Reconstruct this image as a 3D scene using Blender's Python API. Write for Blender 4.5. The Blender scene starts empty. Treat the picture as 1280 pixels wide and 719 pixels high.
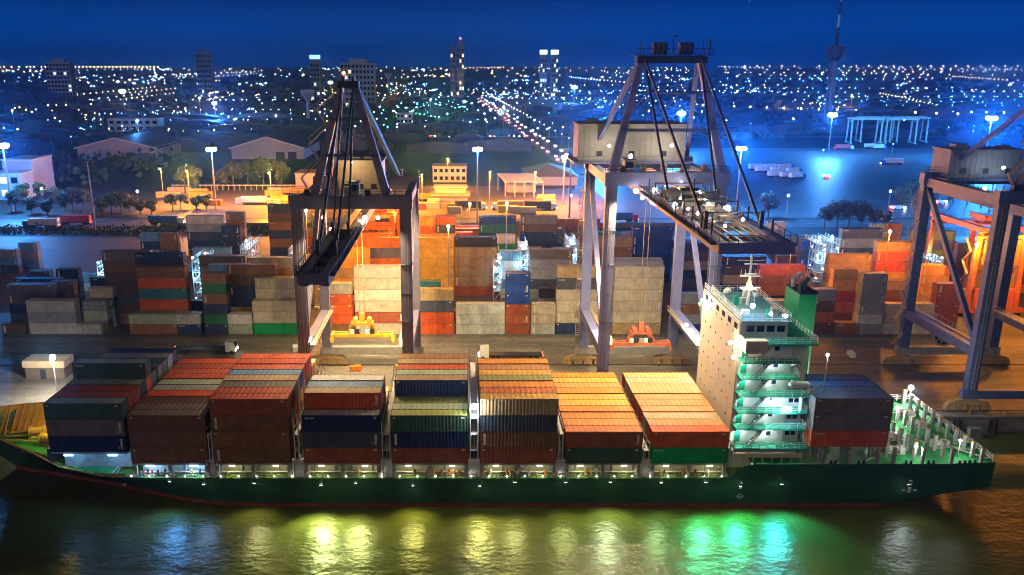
import bpy, math, random
from mathutils import Vector, Matrix

# ------------------------------------------------------------------ scene, camera, sky, exposure
S = bpy.context.scene
COL = S.collection
R = math.radians
cam_d = bpy.data.cameras.new("camera")
cam = bpy.data.objects.new("camera", cam_d)
COL.objects.link(cam)
CAM_H, PITCH, FPX, PPX, PPY = 69.0, 15.35, 1027.0, 580.0, 359.5
cam.location = (0, 0, CAM_H)
cam.rotation_euler = (R(90 - PITCH), 0, 0)
cam_d.sensor_width = 36.0
cam_d.lens = 36.0 * FPX / 1280.0
cam_d.shift_x = (640 - PPX) / 1280.0
cam_d.clip_start = 1.0
cam_d.clip_end = 90000.0
S.camera = cam
S.view_settings.view_transform = 'Standard'
S.view_settings.look = 'None'
S.view_settings.exposure = 0.0
S.view_settings.gamma = 1.0
S.render.engine = 'CYCLES'
S.cycles.use_denoising = True
S.cycles.filter_width = 1.0
S.cycles.denoising_prefilter = 'ACCURATE'
S.cycles.max_bounces = 5
S.cycles.diffuse_bounces = 2
S.cycles.glossy_bounces = 3
S.cycles.transmission_bounces = 2
S.cycles.volume_bounces = 0
S.cycles.sample_clamp_indirect = 3.0
S.cycles.caustics_reflective = False
S.cycles.caustics_refractive = False

W = bpy.data.worlds.new("World")
S.world = W
W.use_nodes = True
nt = W.node_tree
for n in list(nt.nodes):
    nt.nodes.remove(n)
# blue hour after sunset: an even gradient of elevation, deeper blue overhead
out = nt.nodes.new('ShaderNodeOutputWorld')
bg = nt.nodes.new('ShaderNodeBackground')
tc = nt.nodes.new('ShaderNodeTexCoord')
sep = nt.nodes.new('ShaderNodeSeparateXYZ')
ramp = nt.nodes.new('ShaderNodeValToRGB')
cr = ramp.color_ramp
cr.interpolation = 'EASE'
cr.elements[0].position = 0.0
cr.elements[0].color = (0.0006, 0.115, 0.56, 1)
cr.elements[1].position = 1.0
cr.elements[1].color = (0.0006, 0.003, 0.015, 1)
for pos, colr in ((0.03, (0.0006, 0.068, 0.37, 1)), (0.08, (0.0006, 0.028, 0.19, 1)), (0.20, (0.0006, 0.010, 0.065, 1)), (0.5, (0.0006, 0.005, 0.026, 1))):
    e = cr.elements.new(pos)
    e.color = colr
nt.links.new(tc.outputs['Generated'], sep.inputs[0])
nt.links.new(sep.outputs['Z'], ramp.inputs['Fac'])
nt.links.new(ramp.outputs['Color'], bg.inputs['Color'])
bg.inputs['Strength'].default_value = 0.95
nt.links.new(bg.outputs[0], out.inputs['Surface'])

# fill added from behind the camera, tinted like the late western sky: weak, soft
sun_d = bpy.data.lights.new("afterglow_fill", 'SUN')
sun_d.energy = 0.32
sun_d.angle = R(30)
sun_d.color = (1.0, 0.68, 0.36)
sun = bpy.data.objects.new("afterglow_fill", sun_d)
COL.objects.link(sun)
sun.rotation_euler = (R(56), 0, R(-12))

# ------------------------------------------------------------------ geometry of the photograph (only used to read off real positions)
_c, _s = math.cos(R(PITCH)), math.sin(R(PITCH))
def at_z(px, py, z):
    v = (PPY - py) / FPX
    Y, Z = _c + v * _s, -_s + v * _c
    t = (z - CAM_H) / Z
    return (px - PPX) / FPX * t, Y * t
def at_y(px, py, Yw):
    v = (PPY - py) / FPX
    Y, Z = _c + v * _s, -_s + v * _c
    t = Yw / Y
    return (px - PPX) / FPX * t, CAM_H + Z * t
def x_at(px, Yw, z):
    return (px - PPX) / FPX * (Yw * _c - (z - CAM_H) * _s)

# ------------------------------------------------------------------ helpers
class MB:
    """collects boxes, bars, tubes ... and links them as one mesh object"""
    def __init__(self):
        self.v, self.f, self.m = [], [], []
    def add(self, vs, fs, mi=0):
        o = len(self.v)
        self.v += [tuple(p) for p in vs]
        for f in fs:
            self.f.append(tuple(i + o for i in f))
            self.m.append(mi)
        return self
    def box(self, c, s, mi=0, rz=0.0):
        x, y, z = s[0] / 2, s[1] / 2, s[2] / 2
        p = [(-x, -y, -z), (x, -y, -z), (x, y, -z), (-x, y, -z), (-x, -y, z), (x, -y, z), (x, y, z), (-x, y, z)]
        if rz:
            a, b = math.cos(rz), math.sin(rz)
            p = [(q[0] * a - q[1] * b, q[0] * b + q[1] * a, q[2]) for q in p]
        p = [(q[0] + c[0], q[1] + c[1], q[2] + c[2]) for q in p]
        return self.add(p, [(0, 3, 2, 1), (4, 5, 6, 7), (0, 1, 5, 4), (1, 2, 6, 5), (2, 3, 7, 6), (3, 0, 4, 7)], mi)
    def span(self, x0, x1, y0, y1, z0, z1, mi=0):
        return self.box(((x0 + x1) / 2, (y0 + y1) / 2, (z0 + z1) / 2), (abs(x1 - x0), abs(y1 - y0), abs(z1 - z0)), mi)
    def bar(self, a, b, w, h=None, mi=0, w2=None, h2=None):
        h = w if h is None else h
        w2 = w if w2 is None else w2
        h2 = h if h2 is None else h2
        a, b = Vector(a), Vector(b)
        d = (b - a).normalized()
        up = Vector((0, 0, 1)) if abs(d.z) < 0.95 else Vector((0, 1, 0))
        r = d.cross(up).normalized()
        u = r.cross(d)
        p = []
        for q, ww, hh in ((a, w, h), (b, w2, h2)):
            for sx, sy in ((-1, -1), (1, -1), (1, 1), (-1, 1)):
                p.append(q + r * (sx * ww / 2) + u * (sy * hh / 2))
        return self.add(p, [(0, 1, 2, 3), (7, 6, 5, 4), (0, 4, 5, 1), (1, 5, 6, 2), (2, 6, 7, 3), (3, 7, 4, 0)], mi)
    def tube(self, a, b, r, r2=None, n=8, mi=0, caps=True):
        r2 = r if r2 is None else r2
        a, b = Vector(a), Vector(b)
        d = (b - a).normalized()
        up = Vector((0, 0, 1)) if abs(d.z) < 0.95 else Vector((0, 1, 0))
        e1 = d.cross(up).normalized()
        e2 = e1.cross(d)
        p = []
        for q, rr in ((a, r), (b, r2)):
            for i in range(n):
                t = 2 * math.pi * i / n
                p.append(q + e1 * (rr * math.cos(t)) + e2 * (rr * math.sin(t)))
        fs = [(i, i + n, (i + 1) % n + n, (i + 1) % n) for i in range(n)]
        if caps:
            fs += [tuple(range(n)), tuple(range(2 * n - 1, n - 1, -1))]
        return self.add(p, fs, mi)
    def ball(self, c, r, mi=0, n=6, m=4, sz=1.0):
        p, fs = [], []
        for j in range(m + 1):
            t = math.pi * j / m
            for i in range(n):
                a = 2 * math.pi * i / n
                p.append((c[0] + r * math.sin(t) * math.cos(a), c[1] + r * math.sin(t) * math.sin(a), c[2] + r * sz * math.cos(t)))
        for j in range(m):
            for i in range(n):
                fs.append((j * n + i, (j + 1) * n + i, (j + 1) * n + (i + 1) % n, j * n + (i + 1) % n))
        return self.add(p, fs, mi)
    def prism(self, poly, y0, y1, mi=0, axis='y'):
        """polygon of (a, b) extruded along an axis"""
        n = len(poly)
        if axis == 'y':
            p = [(a, y0, b) for a, b in poly] + [(a, y1, b) for a, b in poly]
        elif axis == 'x':
            p = [(y0, a, b) for a, b in poly] + [(y1, a, b) for a, b in poly]
        else:
            p = [(a, b, y0) for a, b in poly] + [(a, b, y1) for a, b in poly]
        fs = [tuple(range(n)), tuple(range(2 * n - 1, n - 1, -1))]
        fs += [(i, i + n, (i + 1) % n + n, (i + 1) % n) for i in range(n)]
        return self.add(p, fs, mi)
    def mesh(self, name, mats):
        me = bpy.data.meshes.new(name)
        me.from_pydata(self.v, [], self.f)
        for mm in (mats if isinstance(mats, (list, tuple)) else [mats]):
            me.materials.append(mm)
        if any(self.m):
            me.polygons.foreach_set('material_index', self.m)
        me.update()
        return me
    def build(self, name, mats, parent=None, loc=(0, 0, 0), rz=0.0):
        return put(name, self.mesh(name, mats), parent, loc, rz)

def put(name, me, parent=None, loc=(0, 0, 0), rz=0.0):
    o = bpy.data.objects.new(name, me)
    COL.objects.link(o)
    o.location = loc
    if rz:
        o.rotation_euler = (0, 0, rz)
    if parent is not None:
        o.parent = parent
    return o
def tag(o, label=None, cat=None, group=None, kind=None):
    if label: o['label'] = label
    if cat: o['category'] = cat
    if group: o['group'] = group
    if kind: o['kind'] = kind
    return o
def empty(name, loc=(0, 0, 0), rz=0.0, label=None, cat=None, group=None):
    o = bpy.data.objects.new(name, None)
    COL.objects.link(o)
    o.empty_display_size = 0.5
    o.location = loc
    o.rotation_euler = (0, 0, rz)
    return tag(o, label, cat, group)
def copy_tree(o, loc=None, rz=None, parent=None):
    c = o.copy()
    COL.objects.link(c)
    if parent is not None: c.parent = parent
    if loc is not None: c.location = loc
    if rz is not None: c.rotation_euler = (0, 0, rz)
    for ch in o.children:
        copy_tree(ch, parent=c)
    return c
def light(name, loc, color, watts, radius=0.3, parent=None, spot=None, aim=None, blend=0.6):
    d = bpy.data.lights.new(name, 'SPOT' if spot else 'POINT')
    d.energy = watts
    d.color = color
    d.shadow_soft_size = radius
    if spot:
        d.spot_size = R(spot)
        d.spot_blend = blend
    o = bpy.data.objects.new(name, d)
    COL.objects.link(o)
    o.location = loc
    if parent is not None: o.parent = parent
    if spot:
        v = (Vector(aim) - Vector(loc)) if aim is not None else Vector((0, 0, -1))
        o.rotation_euler = v.to_track_quat('-Z', 'Y').to_euler()
    return o
rnd = random.Random(7)

# ------------------------------------------------------------------ materials
MATS = {}
def mat(name, color, rough=0.6, metal=0.0, var=0.25, scale=0.6, bump=0.0, bscale=4.0, spec=None, dirt=0.0):
    if name in MATS: return MATS[name]
    m = bpy.data.materials.new(name)
    m.use_nodes = True
    t = m.node_tree
    b = t.nodes['Principled BSDF']
    b.inputs['Roughness'].default_value = rough
    b.inputs['Metallic'].default_value = metal
    if spec is not None: b.inputs['Specular IOR Level'].default_value = spec
    co = t.nodes.new('ShaderNodeTexCoord')
    nz = t.nodes.new('ShaderNodeTexNoise')
    nz.inputs['Scale'].default_value = scale
    nz.inputs['Detail'].default_value = 4
    nz.inputs['Roughness'].default_value = 0.65
    t.links.new(co.outputs['Object'], nz.inputs['Vector'])
    mp = t.nodes.new('ShaderNodeMapRange')
    mp.inputs['From Min'].default_value = 0.3
    mp.inputs['From Max'].default_value = 0.7
    mp.inputs['To Min'].default_value = 1 - var
    mp.inputs['To Max'].default_value = 1 + var * 0.6
    t.links.new(nz.outputs['Fac'], mp.inputs['Value'])
    mx = t.nodes.new('ShaderNodeVectorMath')
    mx.operation = 'SCALE'
    mx.inputs[0].default_value = color[:3]
    t.links.new(mp.outputs[0], mx.inputs['Scale'])
    t.links.new(mx.outputs[0], b.inputs['Base Color'])
    if bump:
        n2 = t.nodes.new('ShaderNodeTexNoise')
        n2.inputs['Scale'].default_value = bscale
        n2.inputs['Detail'].default_value = 3
        t.links.new(co.outputs['Object'], n2.inputs['Vector'])
        bp = t.nodes.new('ShaderNodeBump')
        bp.inputs['Strength'].default_value = bump
        t.links.new(n2.outputs['Fac'], bp.inputs['Height'])
        t.links.new(bp.outputs[0], b.inputs['Normal'])
    MATS[name] = m
    return m
def glow(name, color, strength, sample=False):
    if name in MATS: return MATS[name]
    m = bpy.data.materials.new(name)
    m.use_nodes = True
    t = m.node_tree
    for n in list(t.nodes): t.nodes.remove(n)
    o = t.nodes.new('ShaderNodeOutputMaterial')
    e = t.nodes.new('ShaderNodeEmission')
    e.inputs['Color'].default_value = (*color, 1)
    e.inputs['Strength'].default_value = strength
    t.links.new(e.outputs[0], o.inputs['Surface'])
    m.cycles.emission_sampling = 'AUTO' if sample else 'NONE'
    MATS[name] = m
    return m

def paint_material(name, attr=None):
    """weathered container paint: hue from the object's own colour (or a paint attribute), faded patches, rust streaks"""
    m = bpy.data.materials.new(name)
    m.use_nodes = True
    t = m.node_tree
    L = t.links
    b = t.nodes['Principled BSDF']
    b.inputs['Roughness'].default_value = 0.55
    oi = t.nodes.new('ShaderNodeObjectInfo')
    co = t.nodes.new('ShaderNodeTexCoord')
    if attr:
        src = t.nodes.new('ShaderNodeAttribute')
        src.attribute_name = attr
        colr = src.outputs['Color']
    else:
        colr = oi.outputs['Color']
    off = t.nodes.new('ShaderNodeVectorMath')
    off.operation = 'MULTIPLY_ADD'
    cx = t.nodes.new('ShaderNodeCombineXYZ')
    L.new(oi.outputs['Random'], cx.inputs[0]); L.new(oi.outputs['Random'], cx.inputs[1])
    L.new(cx.outputs[0], off.inputs[0]); off.inputs[1].default_value = (90, 40, 0)
    L.new(co.outputs['Object'], off.inputs[2])
    n1 = t.nodes.new('ShaderNodeTexNoise')
    n1.inputs['Scale'].default_value = 0.55; n1.inputs['Detail'].default_value = 5; n1.inputs['Roughness'].default_value = 0.7
    L.new(off.outputs[0], n1.inputs['Vector'])
    mr = t.nodes.new('ShaderNodeMapRange')
    mr.inputs['From Min'].default_value = 0.3; mr.inputs['From Max'].default_value = 0.7
    mr.inputs['To Min'].default_value = 0.68; mr.inputs['To Max'].default_value = 1.22
    L.new(n1.outputs['Fac'], mr.inputs['Value'])
    sc = t.nodes.new('ShaderNodeVectorMath'); sc.operation = 'SCALE'
    L.new(colr, sc.inputs[0]); L.new(mr.outputs[0], sc.inputs['Scale'])
    # rust: streaks stretched down the walls, blotches on the roof
    st = t.nodes.new('ShaderNodeVectorMath'); st.operation = 'MULTIPLY'
    st.inputs[1].default_value = (2.6, 2.6, 0.5)
    L.new(off.outputs[0], st.inputs[0])
    n2 = t.nodes.new('ShaderNodeTexNoise')
    n2.inputs['Scale'].default_value = 1.0; n2.inputs['Detail'].default_value = 6; n2.inputs['Roughness'].default_value = 0.75
    L.new(st.outputs[0], n2.inputs['Vector'])
    m2 = t.nodes.new('ShaderNodeMapRange')
    m2.inputs['From Min'].default_value = 0.57; m2.inputs['From Max'].default_value = 0.72
    m2.inputs['To Max'].default_value = 0.65
    L.new(n2.outputs['Fac'], m2.inputs['Value'])
    mix = t.nodes.new('ShaderNodeMix'); mix.data_type = 'RGBA'
    L.new(m2.outputs[0], mix.inputs['Factor'])
    L.new(sc.outputs[0], mix.inputs['A'])
    mix.inputs['B'].default_value = (0.13, 0.055, 0.025, 1)
    L.new(mix.outputs['Result'], b.inputs['Base Color'])
    MATS[name] = m
    return m
PAINT = paint_material('container_paint')
PAINT_ATTR = paint_material('stack_paint', 'paint')
# ------------------------------------------------------------------ the setting: water, quay, yard ground, roads, fields
GZ = 3.0          # height of the quay above the water
QY = 146.0        # face of the quay
def water_material():
    m = bpy.data.materials.new('river_water')
    m.use_nodes = True
    t = m.node_tree; L = t.links
    b = t.nodes['Principled BSDF']
    b.inputs['Base Color'].default_value = (0.078, 0.085, 0.018, 1)
    b.inputs['Roughness'].default_value = 0.33
    b.inputs['IOR'].default_value = 1.33
    co = t.nodes.new('ShaderNodeTexCoord')
    hs = []
    for sc, dt, w, st in ((0.9, 3, 0.55, (1, 1.5, 1)), (0.16, 2, 1.6, (1, 1.6, 1)), (2.6, 2, 0.16, (1, 1.2, 1))):
        mu = t.nodes.new('ShaderNodeVectorMath'); mu.operation = 'MULTIPLY'; mu.inputs[1].default_value = st
        L.new(co.outputs['Object'], mu.inputs[0])
        n = t.nodes.new('ShaderNodeTexNoise'); n.inputs['Scale'].default_value = sc; n.inputs['Detail'].default_value = dt
        L.new(mu.outputs[0], n.inputs['Vector'])
        k = t.nodes.new('ShaderNodeMath'); k.operation = 'MULTIPLY'; k.inputs[1].default_value = w
        L.new(n.outputs['Fac'], k.inputs[0]); hs.append(k)
    a = t.nodes.new('ShaderNodeMath'); a.operation = 'ADD'
    L.new(hs[0].outputs[0], a.inputs[0]); L.new(hs[1].outputs[0], a.inputs[1])
    a2 = t.nodes.new('ShaderNodeMath'); a2.operation = 'ADD'
    L.new(a.outputs[0], a2.inputs[0]); L.new(hs[2].outputs[0], a2.inputs[1])
    bp = t.nodes.new('ShaderNodeBump'); bp.inputs['Strength'].default_value = 0.30; bp.inputs['Distance'].default_value = 0.8
    L.new(a2.outputs[0], bp.inputs['Height'])
    L.new(bp.outputs[0], b.inputs['Normal'])
    return m
MB().add([(-3000, -600, 0), (3000, -600, 0), (3000, QY + 1, 0), (-3000, QY + 1, 0)], [(0, 1, 2, 3)]).build('river_water', water_material())['kind'] = 'structure'

def ground_material(name, base, dark, scale=0.02, streak=(1, 1, 1), rough=0.75, fine=0.9):
    m = bpy.data.materials.new(name)
    m.use_nodes = True
    t = m.node_tree; L = t.links
    b = t.nodes['Principled BSDF']; b.inputs['Roughness'].default_value = rough
    co = t.nodes.new('ShaderNodeTexCoord')
    mu = t.nodes.new('ShaderNodeVectorMath'); mu.operation = 'MULTIPLY'; mu.inputs[1].default_value = streak
    L.new(co.outputs['Object'], mu.inputs[0])
    n = t.nodes.new('ShaderNodeTexNoise'); n.inputs['Scale'].default_value = scale; n.inputs['Detail'].default_value = 8; n.inputs['Roughness'].default_value = 0.68
    L.new(mu.outputs[0], n.inputs['Vector'])
    n2 = t.nodes.new('ShaderNodeTexNoise'); n2.inputs['Scale'].default_value = fine; n2.inputs['Detail'].default_value = 4
    L.new(co.outputs['Object'], n2.inputs['Vector'])
    mr = t.nodes.new('ShaderNodeMapRange'); mr.inputs['From Min'].default_value = 0.35; mr.inputs['From Max'].default_value = 0.66
    L.new(n.outputs['Fac'], mr.inputs['Value'])
    mx = t.nodes.new('ShaderNodeMix'); mx.data_type = 'RGBA'
    mx.inputs['A'].default_value = (*dark, 1); mx.inputs['B'].default_value = (*base, 1)
    L.new(mr.outputs[0], mx.inputs['Factor'])
    m3 = t.nodes.new('ShaderNodeMapRange'); m3.inputs['From Min'].default_value = 0.3; m3.inputs['From Max'].default_value = 0.7
    m3.inputs['To Min'].default_value = 0.75; m3.inputs['To Max'].default_value = 1.2
    L.new(n2.outputs['Fac'], m3.inputs['Value'])
    sc = t.nodes.new('ShaderNodeVectorMath'); sc.operation = 'SCALE'
    L.new(mx.outputs['Result'], sc.inputs[0]); L.new(m3.outputs[0], sc.inputs['Scale'])
    L.new(sc.outputs[0], b.inputs['Base Color'])
    MATS[name] = m
    return m
def sheet(name, x0, x1, y0, y1, z, m):
    o = MB().add([(x0, y0, z), (x1, y0, z), (x1, y1, z), (x0, y1, z)], [(0, 1, 2, 3)]).build(name, m)
    o['kind'] = 'structure'
    return o
land_m = ground_material('land', (0.03, 0.034, 0.028), (0.012, 0.016, 0.012), 0.004, fine=0.03)
asph_m = ground_material('worn_asphalt', (0.24, 0.21, 0.165), (0.09, 0.083, 0.072), 0.09, (0.22, 1.6, 1), 0.55)
yard_m = ground_material('yard_paving', (0.15, 0.14, 0.125), (0.07, 0.068, 0.065), 0.05, (0.5, 1, 1), 0.6)
lot_m = ground_material('lot_asphalt', (0.075, 0.08, 0.085), (0.05, 0.053, 0.057), 0.012, (0.6, 1.4, 1), 0.5)
conc_m = mat('quay_concrete', (0.22, 0.20, 0.17), 0.8, var=0.4, scale=0.4, bump=0.2)
# land with the quay wall as its front face
q = MB()
q.add([(-9500, QY + 2.2, GZ - 0.02), (9500, QY + 2.2, GZ - 0.02), (9500, 13000, GZ - 0.02), (-9500, 13000, GZ - 0.02)], [(0, 1, 2, 3)])
q.build('ground', land_m)['kind'] = 'structure'
q = MB().span(-900, 900, QY, QY + 2.2, -6, GZ)
q.span(-900, 900, QY - 0.25, QY + 0.4, GZ + 0.004, GZ + 0.28)
q.build('quay_edge', conc_m)['kind'] = 'structure'
sheet('quay_apron', -900, 900, QY + 2.2, 194.0, GZ, asph_m)
sheet('yard_ground', -420, 420, 194.0, 316, GZ, yard_m)
sheet('service_road', -900, 900, 335, 352, GZ + 0.01, mat('road_asphalt', (0.05, 0.052, 0.055), 0.55, var=0.2, scale=0.1))
sheet('truck_lot', 70, 900, 356, 660, GZ + 0.012, lot_m)
sheet('depot_ground', -150, 70, 356, 452, GZ + 0.012, ground_material('depot_dirt', (0.15, 0.115, 0.075), (0.07, 0.055, 0.04), 0.05))
sheet('highway', -1200, 1200, 752, 768, GZ + 0.02, MATS['road_asphalt'])
o = MB().add([(62, 560, 0), (82, 560, 0), (36, 1700, 0), (16, 1700, 0)], [(0, 1, 2, 3)]).build('avenue', MATS['road_asphalt'], loc=(0, 0, GZ + 0.035)); o['kind'] = 'structure'
sheet('sports_field', -95, 20, 930, 1120, GZ + 0.02, mat('field_grass', (0.03, 0.10, 0.03), 0.9, var=0.4, scale=0.02))
# painted lines and crane rails on the apron
line_m = mat('lane_paint', (0.55, 0.50, 0.34), 0.7, var=0.6, scale=0.5)
lm = MB()
for yy in (180.5, 184.2, 187.9, 191.6):
    for k in range(-26, 27):
        lm.add([(k * 12, yy, 0), (k * 12 + (6 if yy != 191.6 else 11.6), yy, 0), (k * 12 + (6 if yy != 191.6 else 11.6), yy + 0.18, 0), (k * 12, yy + 0.18, 0)], [(0, 1, 2, 3)])
lm.build('lane_markings', line_m, loc=(0, 0, GZ + 0.005))['kind'] = 'structure'
rail_m = mat('rail_steel', (0.18, 0.15, 0.13), 0.35, 0.8)
rl = MB()
for yy in (149.2, 174.5):
    rl.span(-600, 600, yy - 0.07, yy + 0.07, GZ + 0.004, GZ + 0.10)
rl.build('crane_rails', rail_m)['kind'] = 'structure'
# lane markings of the service road and the avenue
lm = MB()
for k in range(-40, 41):
    lm.add([(k * 12, 343.3, 0), (k * 12 + 5, 343.3, 0), (k * 12 + 5, 343.7, 0), (k * 12, 343.7, 0)], [(0, 1, 2, 3)])
lm.build('road_markings', line_m, loc=(0, 0, GZ + 0.03))['kind'] = 'structure'
lm = MB()
for r_ in range(5):
    for k in range(34):
        x_ = 128 + k * 6.0; y_ = 392 + r_ * 46
        lm.add([(x_, y_, 0), (x_ + 0.35, y_, 0), (x_ + 0.35, y_ + 15, 0), (x_, y_ + 15, 0)], [(0, 1, 2, 3)])
    lm.add([(120, 388 + r_ * 46, 0), (340, 388 + r_ * 46, 0), (340, 388.5 + r_ * 46, 0), (120, 388.5 + r_ * 46, 0)], [(0, 1, 2, 3)])
lm.build('parking_lines', mat('worn_white_paint', (0.28, 0.28, 0.27), 0.7, var=0.7, scale=0.4), loc=(0, 0, GZ + 0.03))['kind'] = 'structure'
# fenders and bollards on the quay
rub = mat('fender_rubber', (0.02, 0.02, 0.02), 0.8)
fm = MB().tube((0, 0, -1.2), (0, 0, 1.2), 0.5, n=10).box((0, 0.4, 0), (1.6, 0.2, 2.6)).mesh('quay_fender', rub)
bm_ = MB().tube((0, 0, 0), (0, 0, 0.5), 0.28, 0.22, 8).tube((0, 0, 0.5), (0, 0, 0.7), 0.4, 0.36, 8).mesh('mooring_bollard', mat('bollard_iron', (0.35, 0.22, 0.05), 0.5))
def ordinal(n):
    w = ['first', 'second', 'third', 'fourth', 'fifth', 'sixth', 'seventh', 'eighth', 'ninth', 'tenth', 'eleventh', 'twelfth', 'thirteenth', 'fourteenth']
    return w[n - 1] if n <= len(w) else '%dth' % n
for k, xx in enumerate((88, 95, 102)):
    tag(put('quay_fender', fm, loc=(xx, QY - 0.78, 1.3)), 'black rubber fender on the quay wall right of the stern, %s from the ship' % ordinal(k + 1), 'fender', 'fenders on the quay wall')
    tag(put('mooring_bollard', bm_, loc=(xx + 3, QY + 1.2, GZ)), 'ochre mooring bollard on the quay edge past the stern, %s from the ship' % ordinal(k + 1), 'bollard', 'bollards on the quay edge')
db = MB().span(-1.1, 1.1, -0.6, 0.6, -6, 1.9)
tag(db.build('mooring_dolphin', conc_m, loc=(97.2, 143.6, 0)), 'square concrete block in the water below the quay right of the stern', 'dolphin')
# ------------------------------------------------------------------ the container ship
YC = 131.25
hull_g = mat('hull_green', (0.028, 0.115, 0.055), 0.42, var=0.35, scale=0.12)
boot_r = mat('boot_red', (0.30, 0.065, 0.03), 0.6, var=0.4, scale=0.3)
deck_g = mat('deck_green', (0.025, 0.30, 0.075), 0.6, var=0.4, scale=0.5)
deck_y = mat('walkway_green', (0.12, 0.24, 0.03), 0.6, var=0.4, scale=0.5)
white_s = mat('ship_white', (0.72, 0.71, 0.66), 0.5, var=0.15, scale=0.5)
beige_s = mat('house_beige', (0.66, 0.52, 0.36), 0.55, var=0.14, scale=0.25)
grey_s = mat('lashing_grey', (0.34, 0.32, 0.28), 0.5, var=0.3, scale=1.0)
post_s = mat('pedestal_grey', (0.46, 0.44, 0.40), 0.55, var=0.25, scale=1.0)
dark_s = mat('dark_steel', (0.03, 0.03, 0.033), 0.5, var=0.3)
funnel_g = mat('funnel_green', (0.01, 0.34, 0.10), 0.5, var=0.12)
teal_s = mat('deck_teal', (0.01, 0.30, 0.17), 0.55, var=0.2)
glass_s = mat('window_glass', (0.01, 0.02, 0.04), 0.08, var=0.0)
yel_s = mat('safety_yellow', (0.55, 0.32, 0.03), 0.5, var=0.25)
org_s = mat('safety_orange', (0.75, 0.20, 0.02), 0.5, var=0.2)
mark_w = mat('marking_white', (0.75, 0.72, 0.62), 0.6, var=0.25)
g_white = glow('lamp_white', (1.0, 0.96, 0.86), 30)
g_tube = glow('lamp_tube', (1.0, 0.97, 0.8), 7)
g_warm = glow('lamp_warm', (1.0, 0.72, 0.38), 28)
g_cool = glow('lamp_cool', (0.62, 0.82, 1.0), 40)
g_blue = glow('lamp_blue', (0.25, 0.55, 1.0), 30)
g_green = glow('lamp_green', (0.2, 1.0, 0.45), 12)
g_red = glow('lamp_red', (1.0, 0.08, 0.04), 14)

ship = empty('container_ship', (0, YC, 0), 0, 'long green hulled container ship moored along the quay, loaded with stacks of containers', 'container ship')
def lerp_tab(tab, x):
    if x <= tab[0][0]: return tab[0][1]
    for (a, u), (b, w) in zip(tab, tab[1:]):
        if x <= b:
            k = (x - a) / (b - a)
            return u + (w - u) * k
    return tab[-1][1]
DECK_HB = [(-84.5, 0.05), (-83, 3.0), (-80, 5.9), (-74, 8.9), (-69.5, 10.8), (-65, 12.0), (-58, 12.75), (-50, 13.1), (76, 13.1), (84.6, 12.6)]
WL_HB = [(-84.5, 0.02), (-79, 0.05), (-76, 1.2), (-68, 3.4), (-58, 6.6), (-48.5, 10.3), (-40, 12.6), (-30, 13.1), (68, 13.1), (84.6, 12.3)]
TOP_Z = [(-84.5, 10.6), (-80, 9.6), (-74, 9.0), (-69.5, 8.3), (-65, 6.5), (-58, 5.25), (-50, 5.1), (41, 5.1), (42.5, 5.4), (44.5, 7.2), (46, 7.5), (84.6, 7.6)]
LOW_Z = [(-84.5, 8.0), (-82, 4.0), (-79, 0.5), (-77, -3), (58, -3), (64, -0.5), (72, 1.3), (84.6, 3.2)]
def hb(X, z):
    zt, w, d = lerp_tab(TOP_Z, X), lerp_tab(WL_HB, X), lerp_tab(DECK_HB, X)
    if z <= 0.75: return w
    k = min(1, (z - 0.75) / (zt - 0.75))
    return w + (d - w) * k ** 1.25
xs = [-84.5, -83.8, -83, -81.5, -80, -79, -77.5, -76, -74, -72, -69.5, -67, -65, -61, -58, -54, -50, -46, -40, -30, -15, 0, 20, 41, 42.5, 43.5, 44.5, 46, 55, 58, 64, 68, 72, 76, 80, 83, 84.6]
def skin(z_lo, z_hi, n):
    m = MB()
    for sgn in (-1, 1):
        rows = []
        for X in xs:
            lo, hi = z_lo(X), z_hi(X)
            rows.append([(X, sgn * hb(X, lo + (hi - lo) * j / n), lo + (hi - lo) * j / n) for j in range(n + 1)])
        vs = [p for r in rows for p in r]
        k = n + 1
        fs = []
        for i in range(len(xs) - 1):
            for j in range(n):
                a = i * k + j
                fs.append((a, a + k, a + k + 1, a + 1) if sgn < 0 else (a, a + 1, a + k + 1, a + k))
        m.add(vs, fs)
    return m
up_lo = lambda X: max(0.6, lerp_tab(LOW_Z, X))
hm = skin(up_lo, lambda X: lerp_tab(TOP_Z, X), 6)
# transom
tz0, tz1 = lerp_tab(LOW_Z, 84.6), 7.6
hm.add([(84.6, -12.3, tz0), (84.6, 12.3, tz0), (84.6, 12.6, tz1), (84.6, -12.6, tz1)], [(0, 1, 2, 3)])
# counter underneath the stern
cxs = [x for x in xs if x >= 64]
vs = []
for X in cxs:
    z = up_lo(X); w = hb(X, z)
    vs += [(X, -w, z), (X, w, z)]
hm.add(vs, [(2 * i, 2 * i + 1, 2 * i + 3, 2 * i + 2) for i in range(len(cxs) - 1)])
hull = hm.build('hull', hull_g, ship)
for p in hull.data.polygons: p.use_smooth = True
bt = skin(lambda X: min(lerp_tab(LOW_Z, X), 0.595), lambda X: 0.6, 1)
bt.build('boot_topping', boot_r, ship)
# rubbing strake and scupper openings: relief on the plating
st_ = MB()
for i in range(len(xs) - 1):
    a, b = xs[i], xs[i + 1]
    if -60 < a and b <= 42:
        st_.bar((a, -hb(a, 4.9) - 0.06, 4.92), (b, -hb(b, 4.9) - 0.06, 4.92), 0.14, 0.26)
st_.build('rubbing_strake', hull_g, ship)
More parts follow.
